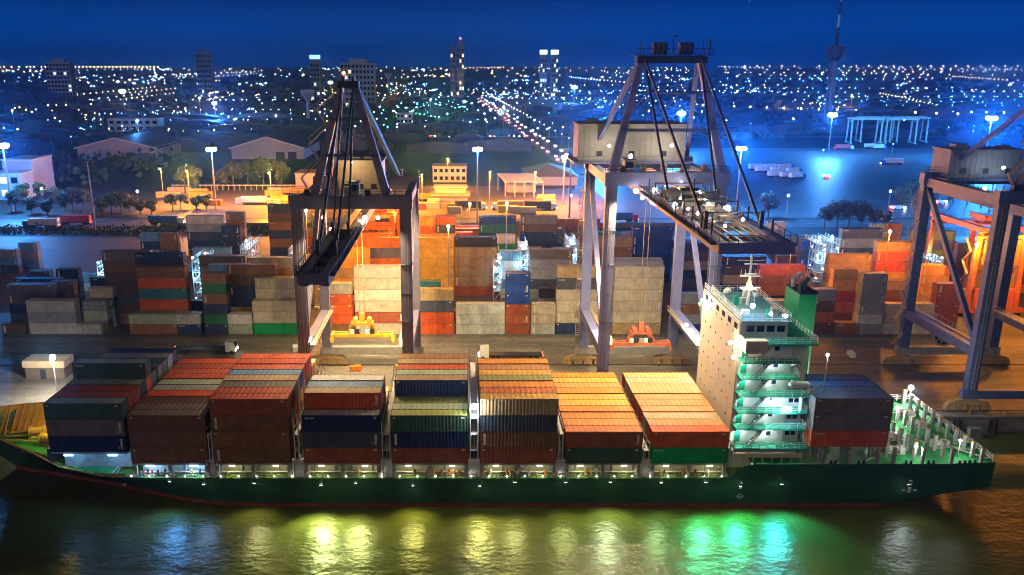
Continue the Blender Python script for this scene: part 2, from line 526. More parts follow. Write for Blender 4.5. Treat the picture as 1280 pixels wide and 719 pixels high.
# decks
def deck_sheet(name, x0, x1, z, m, inset=0.15, step=2.0):
    n = max(2, int((x1 - x0) / step))
    q = MB(); vs = []
    for i in range(n + 1):
        X = x0 + (x1 - x0) * i / n
        w = max(0.05, hb(X, z) - inset)
        vs += [(X, -w, z), (X, w, z)]
    q.add(vs, [(2 * i, 2 * i + 2, 2 * i + 3, 2 * i + 1) for i in range(n)])
    return q.build(name, m, ship)
deck_sheet('main_deck', -56, 46, 4.95, deck_y)
deck_sheet('forecastle_deck', -83.2, -56.2, 5.6, deck_g, 0.25)
deck_sheet('poop_deck', 46.2, 84.4, 7.0, deck_g, 0.2)
tb = MB().span(45.9, 46.2, -13, 13, 4.95, 7.0).span(-56.2, -56.0, -12.7, 12.7, 4.9, 5.7)
tb.build('deck_bulkhead', white_s, ship)
# hatch coaming and covers: nine bays
BAYS = [(-65.6, -53.4), (-52.8, -40.6), (-39.7, -27.5), (-25.4, -13.2), (-11.5, 0.7), (2.5, 14.7), (16.0, 28.2), (29.7, 41.9)]
cm = MB()
cm.span(-52, 42, -10.6, -10.3, 4.9, 7.0).span(-52, 42, 10.3, 10.6, 4.9, 7.0)
for k in range(-51, 42, 3):
    cm.span(k, k + 0.16, -11.0, -10.6, 4.95, 6.9)
cm.build('hatch_coaming', mat('coaming_grey', (0.42, 0.44, 0.38), 0.55, var=0.3), ship)
rlm = MB().ball((0, 0, 0), 0.11).mesh('rail_lamp', g_white)
for k in range(34):
    put('rail_lamp', rlm, ship, (-53 + k * 2.85, -13.0, 5.35))
for i, (a, b) in enumerate(BAYS):
    zb = 9.0 if i == 0 else 7.0
    hc = MB().span(a, b, -12.45, 12.45, zb, zb + 0.36)
    hc.build('hatch_cover', grey_s, ship)
pm = MB().span(-1.5, 9.6, -10.2, 10.2, 5.6, 9.0).mesh('breakwater', grey_s)
put('hatch_base', pm, ship, (-63.2, 0, 0))
# posts that carry the outer stacks, and white portals in the bay gaps
pil = MB().span(-0.28, 0.28, -0.28, 0.28, 0, 2.05).mesh('stack_pillar', grey_s)
por = MB().span(-0.9, -0.62, -0.3, 0.5, 0, 2.7).span(0.62, 0.9, -0.3, 0.5, 0, 2.7).span(-0.9, 0.9, -0.3, 0.5, 2.7, 3.0).span(-0.62, 0.62, 0.1, 0.3, 0, 2.7).mesh('lashing_portal', white_s)
for i, (a, b) in enumerate(BAYS):
    if i == 0: continue
    for X in (a + 0.35, (a + b) / 2, b - 0.35):
        put('stack_pillar', pil, ship, (X, -12.35, 4.95))
GAPS = [-53.1, -40.15, -26.45, -12.35, 1.6, 15.35, 28.95]
for X in GAPS[1:]:
    put('lashing_portal', por, ship, (X, -12.3, 4.95))
# deck edge railings: stanchions and three wires
def railing(name, pts, h=1.05, every=1.5, m=white_s, r=0.035):
    q = MB()
    for a, b in zip(pts, pts[1:]):
        a, b = Vector(a), Vector(b)
        n = max(1, int((b - a).length / every))
        for i in range(n + 1):
            p = a + (b - a) * i / n
            q.bar(p, p + Vector((0, 0, h)), 2 * r, 2 * r)
        for k in (0.36, 0.7, 1.0):
            q.bar(a + Vector((0, 0, h * k)), b + Vector((0, 0, h * k)), 1.5 * r, 1.5 * r)
    return q.build(name, m, ship)
railing('deck_railing', [(X, -12.95, 4.95) for X in range(-54, 43, 8)], 0.95, 1.6, post_s, 0.04)
railing('stern_railing', [(84.3, -12.2, 7.5), (84.3, 12.2, 7.5)], 1.15, 1.1, white_s, 0.055)
railing('quarter_railing', [(56, 12.7, 7.5), (84.3, 12.3, 7.5)], 1.15, 1.4, white_s, 0.05)
# pipes, valves, walkway fittings in the side passage
pq = MB()
for k in range(3):
    pq.tube((-52, -11.15 - 0.25 * k, 5.25 + 0.1 * k), (42, -11.15 - 0.25 * k, 5.25 + 0.1 * k), 0.09, n=6)
pq.build('deck_pipes', white_s, ship)
vr = random.Random(3)
fitm = [MB().tube((0, 0, 0), (0, 0, 0.75), 0.2, 0.16, 8).ball((0, 0, 0.8), 0.24).mesh('deck_vent', mm) for mm in (white_s, org_s, mat('fitting_red', (0.5, 0.04, 0.02), 0.5), yel_s, dark_s)]
for k in range(42):
    put('deck_vent', vr.choice(fitm), ship, (vr.uniform(-52, 41), vr.uniform(-12.2, -11.6), 4.95))
# lamps of the side passage: bright tubes under the cargo and what they light
tube_m = MB().span(-0.45, 0.45, -0.06, 0.06, -0.05, 0.05).mesh('passage_lamp', g_tube)
tube_b = MB().span(-0.7, 0.7, -0.1, 0.1, -0.1, 0.1).mesh('passage_lamp', g_blue)
PASS = []
for i, (a, b) in enumerate(BAYS):
    for j, X in enumerate((a + 2.6, b - 2.6)):
        zb = 8.6 if i == 0 else 6.72
        put('passage_lamp', tube_b if i in (0, 1) else tube_m, ship, (X, -12.1, zb))
        PASS.append((i, X, zb))
for (i, X, zb) in PASS:
    c = (0.12, 0.42, 1.0) if i in (0,) else (0.35, 0.6, 1.0) if i == 1 else (1.0, 0.94, 0.45)
    light('passage_light', (X, -12.5, zb - 0.25), c, 95 if i > 1 else 300, 0.15, ship)

# lamps on the sheer strake that shine down on the water
side_m = MB().span(-0.3, 0.3, -0.2, 0.2, 0, 0.16).bar((0, 0.1, 0.08), (0, 1.7, 0.5), 0.1).mesh('side_lamp', dark_s)
side_e = MB().span(-0.22, 0.22, -0.15, 0.15, -0.04, -0.004).mesh('side_lamp_glass', g_white)
for X, c, wts in ((-46.5, (0.10, 0.40, 1.0), 1500), (-41, (0.2, 0.45, 1.0), 400), (-33, (1.0, 0.95, 0.35), 900), (-22.5, (0.85, 1.0, 0.32), 6800), (-17, (0.95, 1.0, 0.32), 3200), (-8, (1.0, 0.92, 0.2), 1700), (2.5, (1.0, 0.95, 0.25), 2500),
                  (8, (1.0, 0.95, 0.3), 1500), (16, (0.9, 1.0, 0.3), 1100), (23, (0.8, 1.0, 0.5), 2700), (31, (0.5, 1.0, 0.4), 1300), (38, (0.10, 1.0, 0.40), 5200), (43.5, (0.06, 1.0, 0.45), 4400), (50, (0.05, 0.85, 0.85), 4800), (70, (0.8, 0.95, 0.95), 420)):
    w_ = hb(X, 4.4)
    zl = 5.0 + 0.35 * math.sin(X * 1.7)
    sl = put('side_lamp', side_m, ship, (X, -w_ - 1.6, zl))
    put('side_lamp_glass', side_e, sl)
    light('side_light', (X, -w_ - 1.6, zl - 0.15), c, wts * 2.0, 1.3, ship, 104, (X, -w_ - 8.5 - 3 * math.sin(X), 0), 0.6)

# lashing bridges: two open frames of posts, rails and crosses in each gap
def lash(X, zb, zt, w):
    q = MB()
    ys = [-12.4 + 2.48 * k for k in range(11)]
    for yy in ys:
        for dx in (-w / 2, w / 2):
            q.bar((X + dx, yy, zb), (X + dx, yy, zt), 0.16)
    zz = zb + 2.6
    while zz <= zt + 0.01:
        q.span(X - w / 2, X + w / 2, -12.5, 12.5, zz - 0.06, zz)
        for dx in (-w / 2, w / 2):
            q.bar((X + dx, -12.4, zz + 1.0), (X + dx, 12.4, zz + 1.0), 0.07)
        zz += 2.75
    for k in range(10):
        q.bar((X, ys[k], zb), (X, ys[k + 1], min(zt, zb + 5)), 0.06)
        q.bar((X, ys[k + 1], zb), (X, ys[k], min(zt, zb + 5)), 0.06)
    return q.build('lashing_bridge', white_s, ship)
for X, zt, w in ((GAPS[1], 12.6, 0.5), (GAPS[2], 14.6, 0.7), (GAPS[3], 14.6, 1.2), (GAPS[4], 17.6, 1.2), (GAPS[5], 12.6, 0.6), (GAPS[6], 11.0, 0.9), (42.5, 11.0, 0.5)):
    lash(X, 7.0, zt, w)
# the tall lamp on the lashing bridge and its light
def ship_lamp(p, m, c, wts, r=0.35, foot=None, spot=None, aim=None):
    q = MB().ball((0, 0, 0), r, 0, 8, 6)
    o = q.build('flood_lamp', m, ship, p)
    if foot is not None:
        MB().tube((0, 0, 0), (0, 0, p[2] - r - foot), 0.07, n=6).build('lamp_post', white_s, ship, (p[0], p[1], foot))
    if wts:
        light('flood_light', (p[0], p[1] - r - 0.15, p[2]), c, wts, 0.3, ship)
    return o
WARMW, COOLW = (1.0, 0.90, 0.72), (0.60, 0.80, 1.0)
ship_lamp((GAPS[4], -12.6, 17.2), g_cool, (0.9, 0.95, 1.0), 1500, 0.5)

# ---------------- accommodation block
HX0, HX1, HY0, HY1 = 43.2, 51.6, -9.3, 10.2     # local y relative to the centreline
Z0, ZW = 7.0, 26.8
hs = MB()
hs.span(HX0, HX1, HY0, HY1, 5.0, ZW)
hs.build('house', white_s, ship)
fw = MB().span(HX0 - 0.25, HX0 - 0.004, HY0 - 0.1, HY1 + 0.4, 5.0, 29.9)
fw.build('front_wall', beige_s, ship)
pw = MB().span(-0.02, 0, -0.15, 0.15, -0.2, 0.2).mesh('porthole', glass_s)
for zz in (10.4, 13.1, 15.8, 18.6, 21.4, 24.2, 27.4):
    for k in range(6):
        put('porthole', pw, ship, (HX0 - 0.252, HY0 + 2.2 + k * 3.0 + (0.5 if int(zz) % 2 else 0), zz + 0.3))
DECKS = [9.6, 12.9, 15.7, 18.5, 21.4, 24.1]
for i, zz in enumerate(DECKS):
    x1 = 54.2 if i in (1, 2, 3) else 52.2
    if i == 0: x1 = 54.8
    if i == 4: x1 = 52.4
    q = MB().span(HX0, x1, HY0 - 2.5, HY0 - 0.004, zz - 0.16, zz)
    q.span(HX1 + 0.004, x1, HY0, HY0 + 4.2, zz - 0.16, zz)
    q.build('side_deck', teal_s, ship)
    # ladder between decks
    nz = (DECKS + [26.8])[i + 1]
    lx = 45.4
    ld = MB().bar((lx, HY0 - 1.1, zz), (lx + 2.6, HY0 - 1.1, nz), 0.09, 0.2).bar((lx, HY0 - 1.8, zz), (lx + 2.6, HY0 - 1.8, nz), 0.09, 0.2)
    for t in range(1, 9):
        ld.span(lx + 2.6 * t / 9 - 0.12, lx + 2.6 * t / 9 + 0.12, HY0 - 1.8, HY0 - 1.1, zz + (nz - zz) * t / 9, zz + (nz - zz) * t / 9 + 0.05)
    ld.build('ladder', grey_s, ship)
    rl_ = MB()
    pts = [(HX0 + 0.1, HY0 - 2.45), (x1 - 0.1, HY0 - 2.45), (x1 - 0.1, HY0 + 0.5)]
    for (ax, ay), (bx, by) in zip(pts, pts[1:]):
        n = max(2, int(math.hypot(bx - ax, by - ay) / 1.2))
        for k in range(n + 1):
            px_, py_ = ax + (bx - ax) * k / n, ay + (by - ay) * k / n
            rl_.span(px_ - 0.035, px_ + 0.035, py_ - 0.035, py_ + 0.035, zz, zz + 1.05)
        for hh in (0.4, 0.72, 1.05):
            rl_.bar((ax, ay, zz + hh), (bx, by, zz + hh), 0.05)
    rl_.build('balcony_railing', white_s, ship)
    # door and windows of the deck
    put('side_door', MB().span(-0.45, 0.45, -0.05, 0, 0, 1.95).mesh('side_door', teal_s), ship, (44.2, HY0 - 0.006, zz + 0.05))
    for wx in (47.6, 49.2):
        put('side_window', MB().span(-0.35, 0.35, -0.05, 0, -0.35, 0.35).mesh('side_window', glass_s), ship, (wx, HY0 - 0.006, zz + 1.5))
    # support brackets seen under each deck
    br = MB()
    for bx in (HX0 + 0.4, 48.0, x1 - 0.5):
        br.add([(bx, HY0, zz - 0.17), (bx, HY0 - 2.3, zz - 0.17), (bx, HY0, zz - 1.5), (bx + 0.1, HY0, zz - 0.17), (bx + 0.1, HY0 - 2.3, zz - 0.17), (bx + 0.1, HY0, zz - 1.5)], [(0, 1, 2), (5, 4, 3), (0, 3, 4, 1), (1, 4, 5, 2)])
    br.build('deck_bracket', white_s, ship)
# bridge deck with wings
bd = MB().span(HX0 - 0.2, 54.8, -11.4, 12.4, ZW + 0.004, ZW + 0.2)
bd.build('bridge_deck', teal_s, ship)
wg = MB().span(HX0 - 0.15, HX0 + 3.2, -12.7, -11.402, ZW - 0.9, ZW + 1.15).span(HX0 - 0.16, HX0 + 0.05, -11.4, HY0 - 0.11, ZW - 0.8, ZW + 1.2)
wg.build('bridge_wing', beige_s, ship)
af = MB().span(HX1 + 0.01, 54.2, HY0 + 0.3, HY0 + 7.0, 18.3, ZW)
af.build('aft_casing', beige_s, ship)
ah = MB().span(HX1 + 0.004, 54.2, HY0 + 0.3, HY0 + 5.2, 7.0, 18.2)
ah.build('aft_house', white_s, ship)
for k in range(6):
    put('side_window', MB().span(-0.35, 0.35, -0.05, 0, -0.35, 0.35).mesh('side_window', glass_s), ship, (52.4 + 0.9 * (k % 2), HY0 + 0.294, 11.0 + 2.85 * (k // 2)))
wh = MB().span(44.0, 51.0, -8.2, 8.2, ZW + 0.2, 29.7).span(43.6, 51.4, -8.6, 8.6, 29.7, 29.9)
wh.build('wheelhouse', white_s, ship)
for k in range(4):
    put('bridge_window', MB().span(-0.62, 0.62, -0.04, 0, -0.5, 0.5).mesh('bridge_window', glass_s), ship, (45.1 + k * 1.6, -8.206, 28.5))
rp = [(43.7, -8.5, 29.9), (51.3, -8.5, 29.9), (51.3, 8.5, 29.9), (43.7, 8.5, 29.9), (43.7, -8.5, 29.9)]
railing('roof_railing', rp, 1.1, 1.5)
railing('wing_railing', [(54.6, -11.2, ZW + 0.2), (54.6, 12.2, ZW + 0.2)], 1.1, 1.2)
railing('bridge_deck_railing', [(46.0, -11.3, ZW + 0.2), (54.6, -11.3, ZW + 0.2)], 1.1, 1.2)
railing('front_railing', [(HX0 - 0.1, HY0, 29.9), (HX0 - 0.1, HY1 + 0.3, 29.9)], 1.1, 1.2)
# roof gear: lockers, cable trunk, searchlights, magnetic compass stand
for k, (xx, yy, a, b, c) in enumerate(((45.0, -5.5, 1.2, 0.8, 0.9), (49.8, -5.0, 0.9, 1.6, 1.1), (45.4, 0.5, 0.8, 0.8, 1.5), (49.2, 6.0, 1.4, 1.0, 0.8), (46.6, 6.6, 0.7, 0.7, 1.2), (48.2, -6.6, 0.5, 0.5, 1.4), (47.0, 2.6, 1.8, 0.5, 0.6))):
    MB().span(-a / 2, a / 2, -b / 2, b / 2, 0, c).build('roof_locker', (white_s, grey_s, teal_s)[k % 3], ship, (xx, yy, 29.9))
MB().span(43.7, 51.3, -8.5, 8.5, 29.902, 29.93).build('roof_deck', mat('deck_blue_green', (0.05, 0.16, 0.20), 0.6, var=0.3), ship)
for k in range(6):
    put('front_window', MB().span(-0.03, 0, -0.75, 0.75, -0.45, 0.45).mesh('front_window', glass_s), ship, (HX0 - 0.252, HY0 + 1.6 + k * 3.2, 28.9))
# radar mast
rm = MB().tube((47.2, 0, 29.9), (47.2, 0, 38.6), 0.32, 0.16, 8)
rm.span(46.0, 48.4, -0.5, 0.5, 32.6, 32.75).span(45.6, 48.8, -0.4, 0.4, 34.9, 35.05).span(46.2, 48.2, -0.3, 0.3, 36.9, 37.02)
rm.bar((45.9, 0, 30), (47.2, 0, 34.9), 0.16).bar((48.5, 0, 30), (47.2, 0, 34.9), 0.16).bar((44.9, 0, 37.6), (49.5, 0, 37.6), 0.1)
for dx in (-1.5, -0.8, 0.8, 1.5):
    rm.bar((47.2 + dx, 0, 35.0), (47.2 + dx, 0, 36.0), 0.08)
mast = rm.build('radar_mast', white_s, ship)
MB().span(-1.7, 1.7, -0.12, 0.12, -0.12, 0.12).build('radar_scanner', white_s, mast, (47.2, -0.5, 33.1))
MB().span(-1.2, 1.2, -0.1, 0.1, -0.1, 0.1).build('radar_scanner', white_s, mast, (47.2, -0.4, 35.4), 0.3)
# domes on the roof
MB().ball((0, 0, 0), 0.7, 0, 10, 8).build('satellite_dome', white_s, ship, (45.2, 4.5, 31.0))
MB().ball((0, 0, 0), 0.55, 0, 10, 8).build('satellite_dome', white_s, ship, (49.6, 3.0, 30.8))
# funnel
fn = MB().prism([(54.9, -2.0), (57.6, -2.0), (58.2, -1.2), (58.2, 3.0), (57.6, 4.0), (54.9, 4.0)], 7.0, 32.3, 0, 'z')
fnl = fn.build('funnel', funnel_g, ship)
MB().prism([(54.85, -2.1), (57.7, -2.1), (58.3, -1.2), (58.3, 3.0), (57.7, 4.1), (54.85, 4.1)], 32.3, 32.45, 0, 'z').build('funnel_cap', dark_s, fnl)
for k, (xx, yy) in enumerate(((55.4, -1.0), (56.2, 0.2), (57.0, 1.4), (55.6, 2.6))):
    MB().tube((xx, yy, 32.4), (xx, yy, 34.0), 0.42, n=10).tube((xx, yy, 33.8), (xx + 1.1, yy - 0.2, 34.9), 0.42, n=10).build('exhaust_pipe', grey_s if k % 2 else dark_s, fnl)
# aft ladder towers, life raft boxes, crane on the poop
lb = MB().tube((0, 0, 0), (2.2, 0, 0), 0.62, n=12).ball((0, 0, 0), 0.62, 0, 10, 6).ball((2.2, 0, 0), 0.62, 0, 10, 6)
lb.build('life_raft', white_s, ship, (51.6, HY0 - 1.4, 20.0))
MB().tube((0, 0, 0), (0, 0, 2.4), 0.3, n=8).bar((0, 0, 2.3), (2.6, -0.6, 4.6), 0.25, 0.3).build('stores_crane', white_s, ship, (53.4, HY0 - 1.2, 15.75))
# beige bulwark beneath the side decks and lit openings
bw = MB().span(42.6, 53.6, -12.85, -12.6, 8.55, 9.3)
for k in range(8):
    bw.span(42.8 + k * 1.5, 42.95 + k * 1.5, -12.8, -12.65, 7.5, 8.55)
bw.build('boat_deck_bulwark', beige_s, ship)
# lamps of the block
for (X, y, z, m, c, wts, r) in (
        (45.2, -8.0, 32.2, g_cool, (0.25, 0.55, 1.0), 900, 0.4), (46.9, -1.2, 33.4, g_warm, WARMW, 380, 0.4),
        (50.6, HY0 - 2.3, 16.2, g_cool, (0.5, 0.75, 1.0), 1600, 0.5),
        (42.0, -8.6, 26.3, g_white, WARMW, 500, 0.3), (42.0, -10.6, 24.6, g_white, WARMW, 500, 0.28),
        (41.9, 7.6, 28.6, g_white, WARMW, 0, 0.24), (41.9, 8.6, 27.6, g_white, WARMW, 500, 0.26),
        (47.8, -8.9, 31.2, g_cool, COOLW, 0, 0.25), (50.2, -8.9, 30.8, g_cool, COOLW, 0, 0.25),
        (48.4, 4.0, 32.5, g_cool, COOLW, 0, 0.25)):
    ship_lamp((X, y, z), m, c, wts, r)
for zz in DECKS[:-1]:
    for X in (44.0, 48.6):
        o = MB().span(-0.25, 0.25, -0.1, 0.1, -0.1, 0.1).build('deck_lamp', g_white, ship, (X, HY0 - 0.2, zz + 2.35))
        light('deck_light', (X, HY0 - 0.6, zz + 2.3), (0.78, 1.0, 0.94), 380, 0.15, ship)
light('funnel_light', (57.4, -9.0, 24.0), (0.7, 1.0, 0.8), 2200, 0.2, ship)
MB().ball((0, 0, 0), 0.26).build('flood_lamp', g_white, ship, (57.4, -9.0, 24.4))
MB().tube((57.4, -9.0, 7.0), (57.4, -9.0, 24.2), 0.1, n=6).build('lamp_post', white_s, ship)
# ---------------- poop: pedestals, mooring gear, stern lamp
ped = MB().span(-0.24, 0.24, -0.24, 0.24, 0, 2.7).span(-0.3, 0.3, -0.3, 0.3, 2.7, 2.85, 1).mesh('pedestal_post', [post_s, yel_s])
for X in (68.6, 73.2, 77.8, 82.6):
    for k in range(11):
        put('pedestal_post', ped, ship, (X, -12.0 + k * 2.4, 7.0))
for X in (57.0, 61.5, 66.0):
    for k in (0, 1, 3, 5, 7, 9):
        put('pedestal_post', ped, ship, (X, -12.0 + k * 2.4, 7.0))
wm = MB().tube((-0.9, 0, 0.7), (0.9, 0, 0.7), 0.55, n=12).tube((-1.0, 0, 0.7), (-0.85, 0, 0.7), 0.8, n=12).tube((0.85, 0, 0.7), (1.0, 0, 0.7), 0.8, n=12).span(1.0, 1.8, -0.5, 0.5, 0.1, 1.2).span(-1.1, 1.9, -0.6, 0.6, 0, 0.12).mesh('mooring_winch', white_s)
for X, y in ((72, -3), (72, 5), (79, -6), (79.5, 2), (76, 9), (70.5, -8), (80, 7)):
    put('mooring_winch', wm, ship, (X, y, 7.0), rnd.uniform(-0.4, 0.4))
bl = MB().span(-0.7, 0.7, -0.25, 0.25, 0, 0.08).tube((-0.4, 0, 0.05), (-0.4, 0, 0.7), 0.2, n=8).tube((0.4, 0, 0.05), (0.4, 0, 0.7), 0.2, n=8).mesh('mooring_bitts', dark_s)
for X in (59, 63.5, 71, 74.6, 79.6, 81.2):
    put('mooring_bitts', bl, ship, (X, -12.1, 7.0))
wr = MB()
for (a, b) in (((72, -3, 7.8), (83.8, -8, 7.4)), ((79, -6, 7.8), (84.2, -11, 7.5)), ((72, 5, 7.8), (84, 9, 7.5)), ((70.5, -8, 7.8), (64, -12, 7.4)), ((79.5, 2, 7.8), (84.3, 5, 7.5))):
    wr.bar(a, b, 0.16)
wr.build('mooring_rope', mat('rope', (0.5, 0.46, 0.38), 0.9), ship)
for X, y, z, wts, r in ((83.4, 11.6, 10.4, 2600, 0.5), (76.5, 3.0, 10.2, 500, 0.28), (69.3, 9.0, 11.0, 500, 0.3), (80.4, -9.5, 9.9, 260, 0.24), (72.5, -11.0, 9.6, 260, 0.24), (76.0, 11.0, 10.5, 420, 0.3), (70.5, 1.0, 10.2, 300, 0.26)):
    ship_lamp((X, y, z), g_white, (0.95, 1.0, 0.92), wts * 1.8, r, 7.0)
# ---------------- forecastle: bulwark inside, breakwater, windlass
bk = MB()
for sgn in (-1, 1):
    for i in range(len(xs) - 1):
        a, b = xs[i], xs[i + 1]
        if a < -57.9:
            za, zb = lerp_tab(TOP_Z, a), lerp_tab(TOP_Z, b)
            wa, wb = max(0.02, hb(a, za) - 0.12), max(0.02, hb(b, zb) - 0.12)
            bk.add([(a, sgn * max(0.02, hb(a, 5.65) - 0.12), 5.65), (b, sgn * max(0.02, hb(b, 5.65) - 0.12), 5.65), (b, sgn * wb, zb - 0.02), (a, sgn * wa, za - 0.02)], [(0, 1, 2, 3)])
            bk.bar((a, sgn * wa, za + 0.02), (b, sgn * wb, zb + 0.02), 0.3, 0.12)
bk.build('bow_bulwark', mat('bulwark_ochre', (0.34, 0.21, 0.05), 0.55, var=0.3), ship)
fr = MB()
for sgn in (-1, 1):
    for X in [x * 0.9 for x in range(-90, -65)]:
        zt = lerp_tab(TOP_Z, X)
        w = hb(X, zt) - 0.2
        if w > 0.8:
            fr.bar((X, sgn * w, zt - 0.1), (X, sgn * max(0.1, hb(X, 5.65) - 0.7), 5.65), 0.12, 0.3)
fr.build('bulwark_frame', yel_s, ship)
MB().prism([(-66.8, -11.2), (-66.3, -11.2), (-68.3, 0), (-66.3, 11.2), (-66.8, 11.2), (-68.8, 0)], 5.6, 9.2, 0, 'z').build('breakwater', dark_s, ship)
wl = mat('windlass_yellow', (0.55, 0.42, 0.10), 0.5, var=0.3)
for X, y, a in ((-71.5, 3.2, 0.5), (-71.5, -1.8, -0.3), (-74.8, 1.2, 0.2), (-69.8, 6.4, 0.9)):
    put('windlass', MB().tube((-1.2, 0, 0.9), (1.2, 0, 0.9), 0.75, n=12).tube((-1.3, 0, 0.9), (-1.1, 0, 0.9), 1.05, n=14).tube((1.1, 0, 0.9), (1.3, 0, 0.9), 1.05, n=14).span(-1.5, 2.4, -0.9, 0.9, 0, 0.15).mesh('windlass', wl), ship, (X, y, 5.6), a)
ch = MB()
for k in range(3):
    ch.bar((-70.5 - k * 0.4, 4 - 3 * k, 6.1), (-80, 1.6 - 1.4 * k, 6.0), 0.28, 0.2)
ch.build('anchor_chain', wl, ship)
light('bow_light', (-70.0, 0, 12.0), (1.0, 0.66, 0.12), 2600, 0.3, ship)
MB().ball((0, 0, 0), 0.28).build('flood_lamp', g_warm, ship, (-69.2, 0, 12.4))
MB().tube((-69.0, 0, 5.6), (-69.0, 0, 12.4), 0.12, n=6).build('lamp_post', yel_s, ship)
# hull marks: bow lettering too small to read, load line, draught marks, tug arrow
mk = MB()
for k, X in enumerate((-72.4, -71.8, -71.2, -70.3, -69.6, -69.0, -68.2, -67.6, -66.9, -66.2)):
    z = lerp_tab(TOP_Z, X) - 1.1
    w = hb(X, z) + 0.04
    mk.bar((X, -w, z - 0.3), (X + (0.22 if k % 2 else 0.0), -w - 0.04, z + 0.3), 0.16, 0.05)
    if k % 3: mk.bar((X, -w - 0.02, z), (X + 0.4, -w - 0.02, z), 0.05, 0.14)
mk.build('bow_lettering', mark_w, ship)
mk = MB()
for a in range(12):
    t0, t1 = 2 * math.pi * a / 12, 2 * math.pi * (a + 1) / 12
    mk.bar((0.4 * math.cos(t0), 0, 0.4 * math.sin(t0)), (0.4 * math.cos(t1), 0, 0.4 * math.sin(t1)), 0.05, 0.1)
mk.span(-0.7, 0.7, -0.02, 0.02, -0.05, 0.05)
mk.build('load_line', mark_w, ship, (44.2, -13.14, 1.9))
MB().prism([(-0.18, 0), (0.18, 0), (0.18, 0.9), (0.36, 0.9), (0, 1.4), (-0.36, 0.9), (-0.18, 0.9)], -0.02, 0.02).build('tug_arrow', mark_w, ship, (44.2, -13.14, 3.2))
dm = MB().span(-0.25, 0.25, -0.04, 0.04, 0, 0.3).mesh('draught_mark', mark_w)
for k in range(4):
    put('draught_mark', dm, ship, (71.2, -13.14, 2.6 + 0.62 * k))
for k in range(3):
    put('draught_mark', dm, ship, (70.3 + 0.9 * k, -13.14, 2.8 + 0.3 * (k % 2)))
put('draught_mark', dm, ship, (-54.4, -12.75, 3.6))
# plate seams and rust runs on the side: shallow relief and stains of the plating
sm = MB()
for X in range(-40, 64, 9):
    sm.span(X - 0.05, X + 0.05, -13.125, -13.09, 0.8, 5.0)
for z_ in (2.4, 3.8):
    sm.span(-38, 62, -13.125, -13.09, z_ - 0.03, z_ + 0.03)
sm.build('plate_seam', hull_g, ship)
# ------------------------------------------------------------------ shipping containers
PAL = {
 'navy': (0.018, 0.036, 0.12), 'blue': (0.015, 0.07, 0.34), 'slate': (0.07, 0.08, 0.11), 'red brown': (0.38, 0.095, 0.042), 'brown': (0.27, 0.125, 0.048),
 'dark brown': (0.13, 0.065, 0.038), 'orange': (0.72, 0.17, 0.02), 'orange red': (0.66, 0.105, 0.02), 'yellow': (0.74, 0.40, 0.05), 'tan': (0.46, 0.31, 0.15),
 'beige': (0.52, 0.45, 0.33), 'grey': (0.30, 0.31, 0.32), 'pale grey': (0.52, 0.53, 0.50), 'pale green': (0.38, 0.46, 0.34), 'green': (0.02, 0.22, 0.085),
 'bright green': (0.0, 0.36, 0.10), 'dark green': (0.055, 0.12, 0.075), 'teal': (0.03, 0.20, 0.20), 'white': (0.72, 0.73, 0.70), 'black': (0.028, 0.028, 0.032),
 'taupe': (0.20, 0.165, 0.135), 'purple grey': (0.15, 0.14, 0.18), 'red': (0.58, 0.11, 0.05), 'sky blue': (0.16, 0.36, 0.58), 'cream': (0.62, 0.56, 0.42), 'olive': (0.30, 0.30, 0.07), 'amber': (0.74, 0.26, 0.02), 'peach': (0.58, 0.27, 0.09),  # amber and peach: roof tones with the flood light put in
}
L40, L20, CW = 12.19, 6.06, 2.44
frame_dark = None
def corrugated(L, H, ends=True):
    """container shell without its frame: corrugated sides, ridged roof, one corrugated end"""
    m = MB()
    x0, x1, y, z0, z1 = -L / 2 + 0.14, L / 2 - 0.14, CW / 2 - 0.03, 0.14, H - 0.11
    n = 22 if L > 8 else 11
    prof = []
    for i in range(n):
        a = x0 + (x1 - x0) * i / n
        p = (x1 - x0) / n
        prof += [(a, 0), (a + 0.32 * p, 0), (a + 0.5 * p, 0.05), (a + 0.82 * p, 0.05)]
    prof.append((x1, 0))
    for sg in (-1, 1):
        vs = []
        for (a, d) in prof:
            vs += [(a, sg * (y - d), z0), (a, sg * (y - d), z1)]
        fs = [((2 * i, 2 * i + 2, 2 * i + 3, 2 * i + 1) if sg < 0 else (2 * i, 2 * i + 1, 2 * i + 3, 2 * i + 2)) for i in range(len(prof) - 1)]
        m.add(vs, fs)
    # left end
    pr = []
    for i in range(5):
        a = -y + 0.12 + (2 * y - 0.24) * i / 5
        p = (2 * y - 0.24) / 5
        pr += [(a, 0), (a + 0.32 * p, 0), (a + 0.5 * p, 0.05), (a + 0.82 * p, 0.05)]
    pr.append((y - 0.12, 0))
    xe = -L / 2 + 0.03
    vs = []
    for (a, d) in pr: vs += [(xe + d, a, z0), (xe + d, a, z1)]
    m.add(vs, [(2 * i, 2 * i + 1, 2 * i + 3, 2 * i + 2) for i in range(len(pr) - 1)])
    m.add([(x0, -y, z0), (x1, -y, z0), (x1, y, z0), (x0, y, z0)], [(0, 3, 2, 1)])
    return m
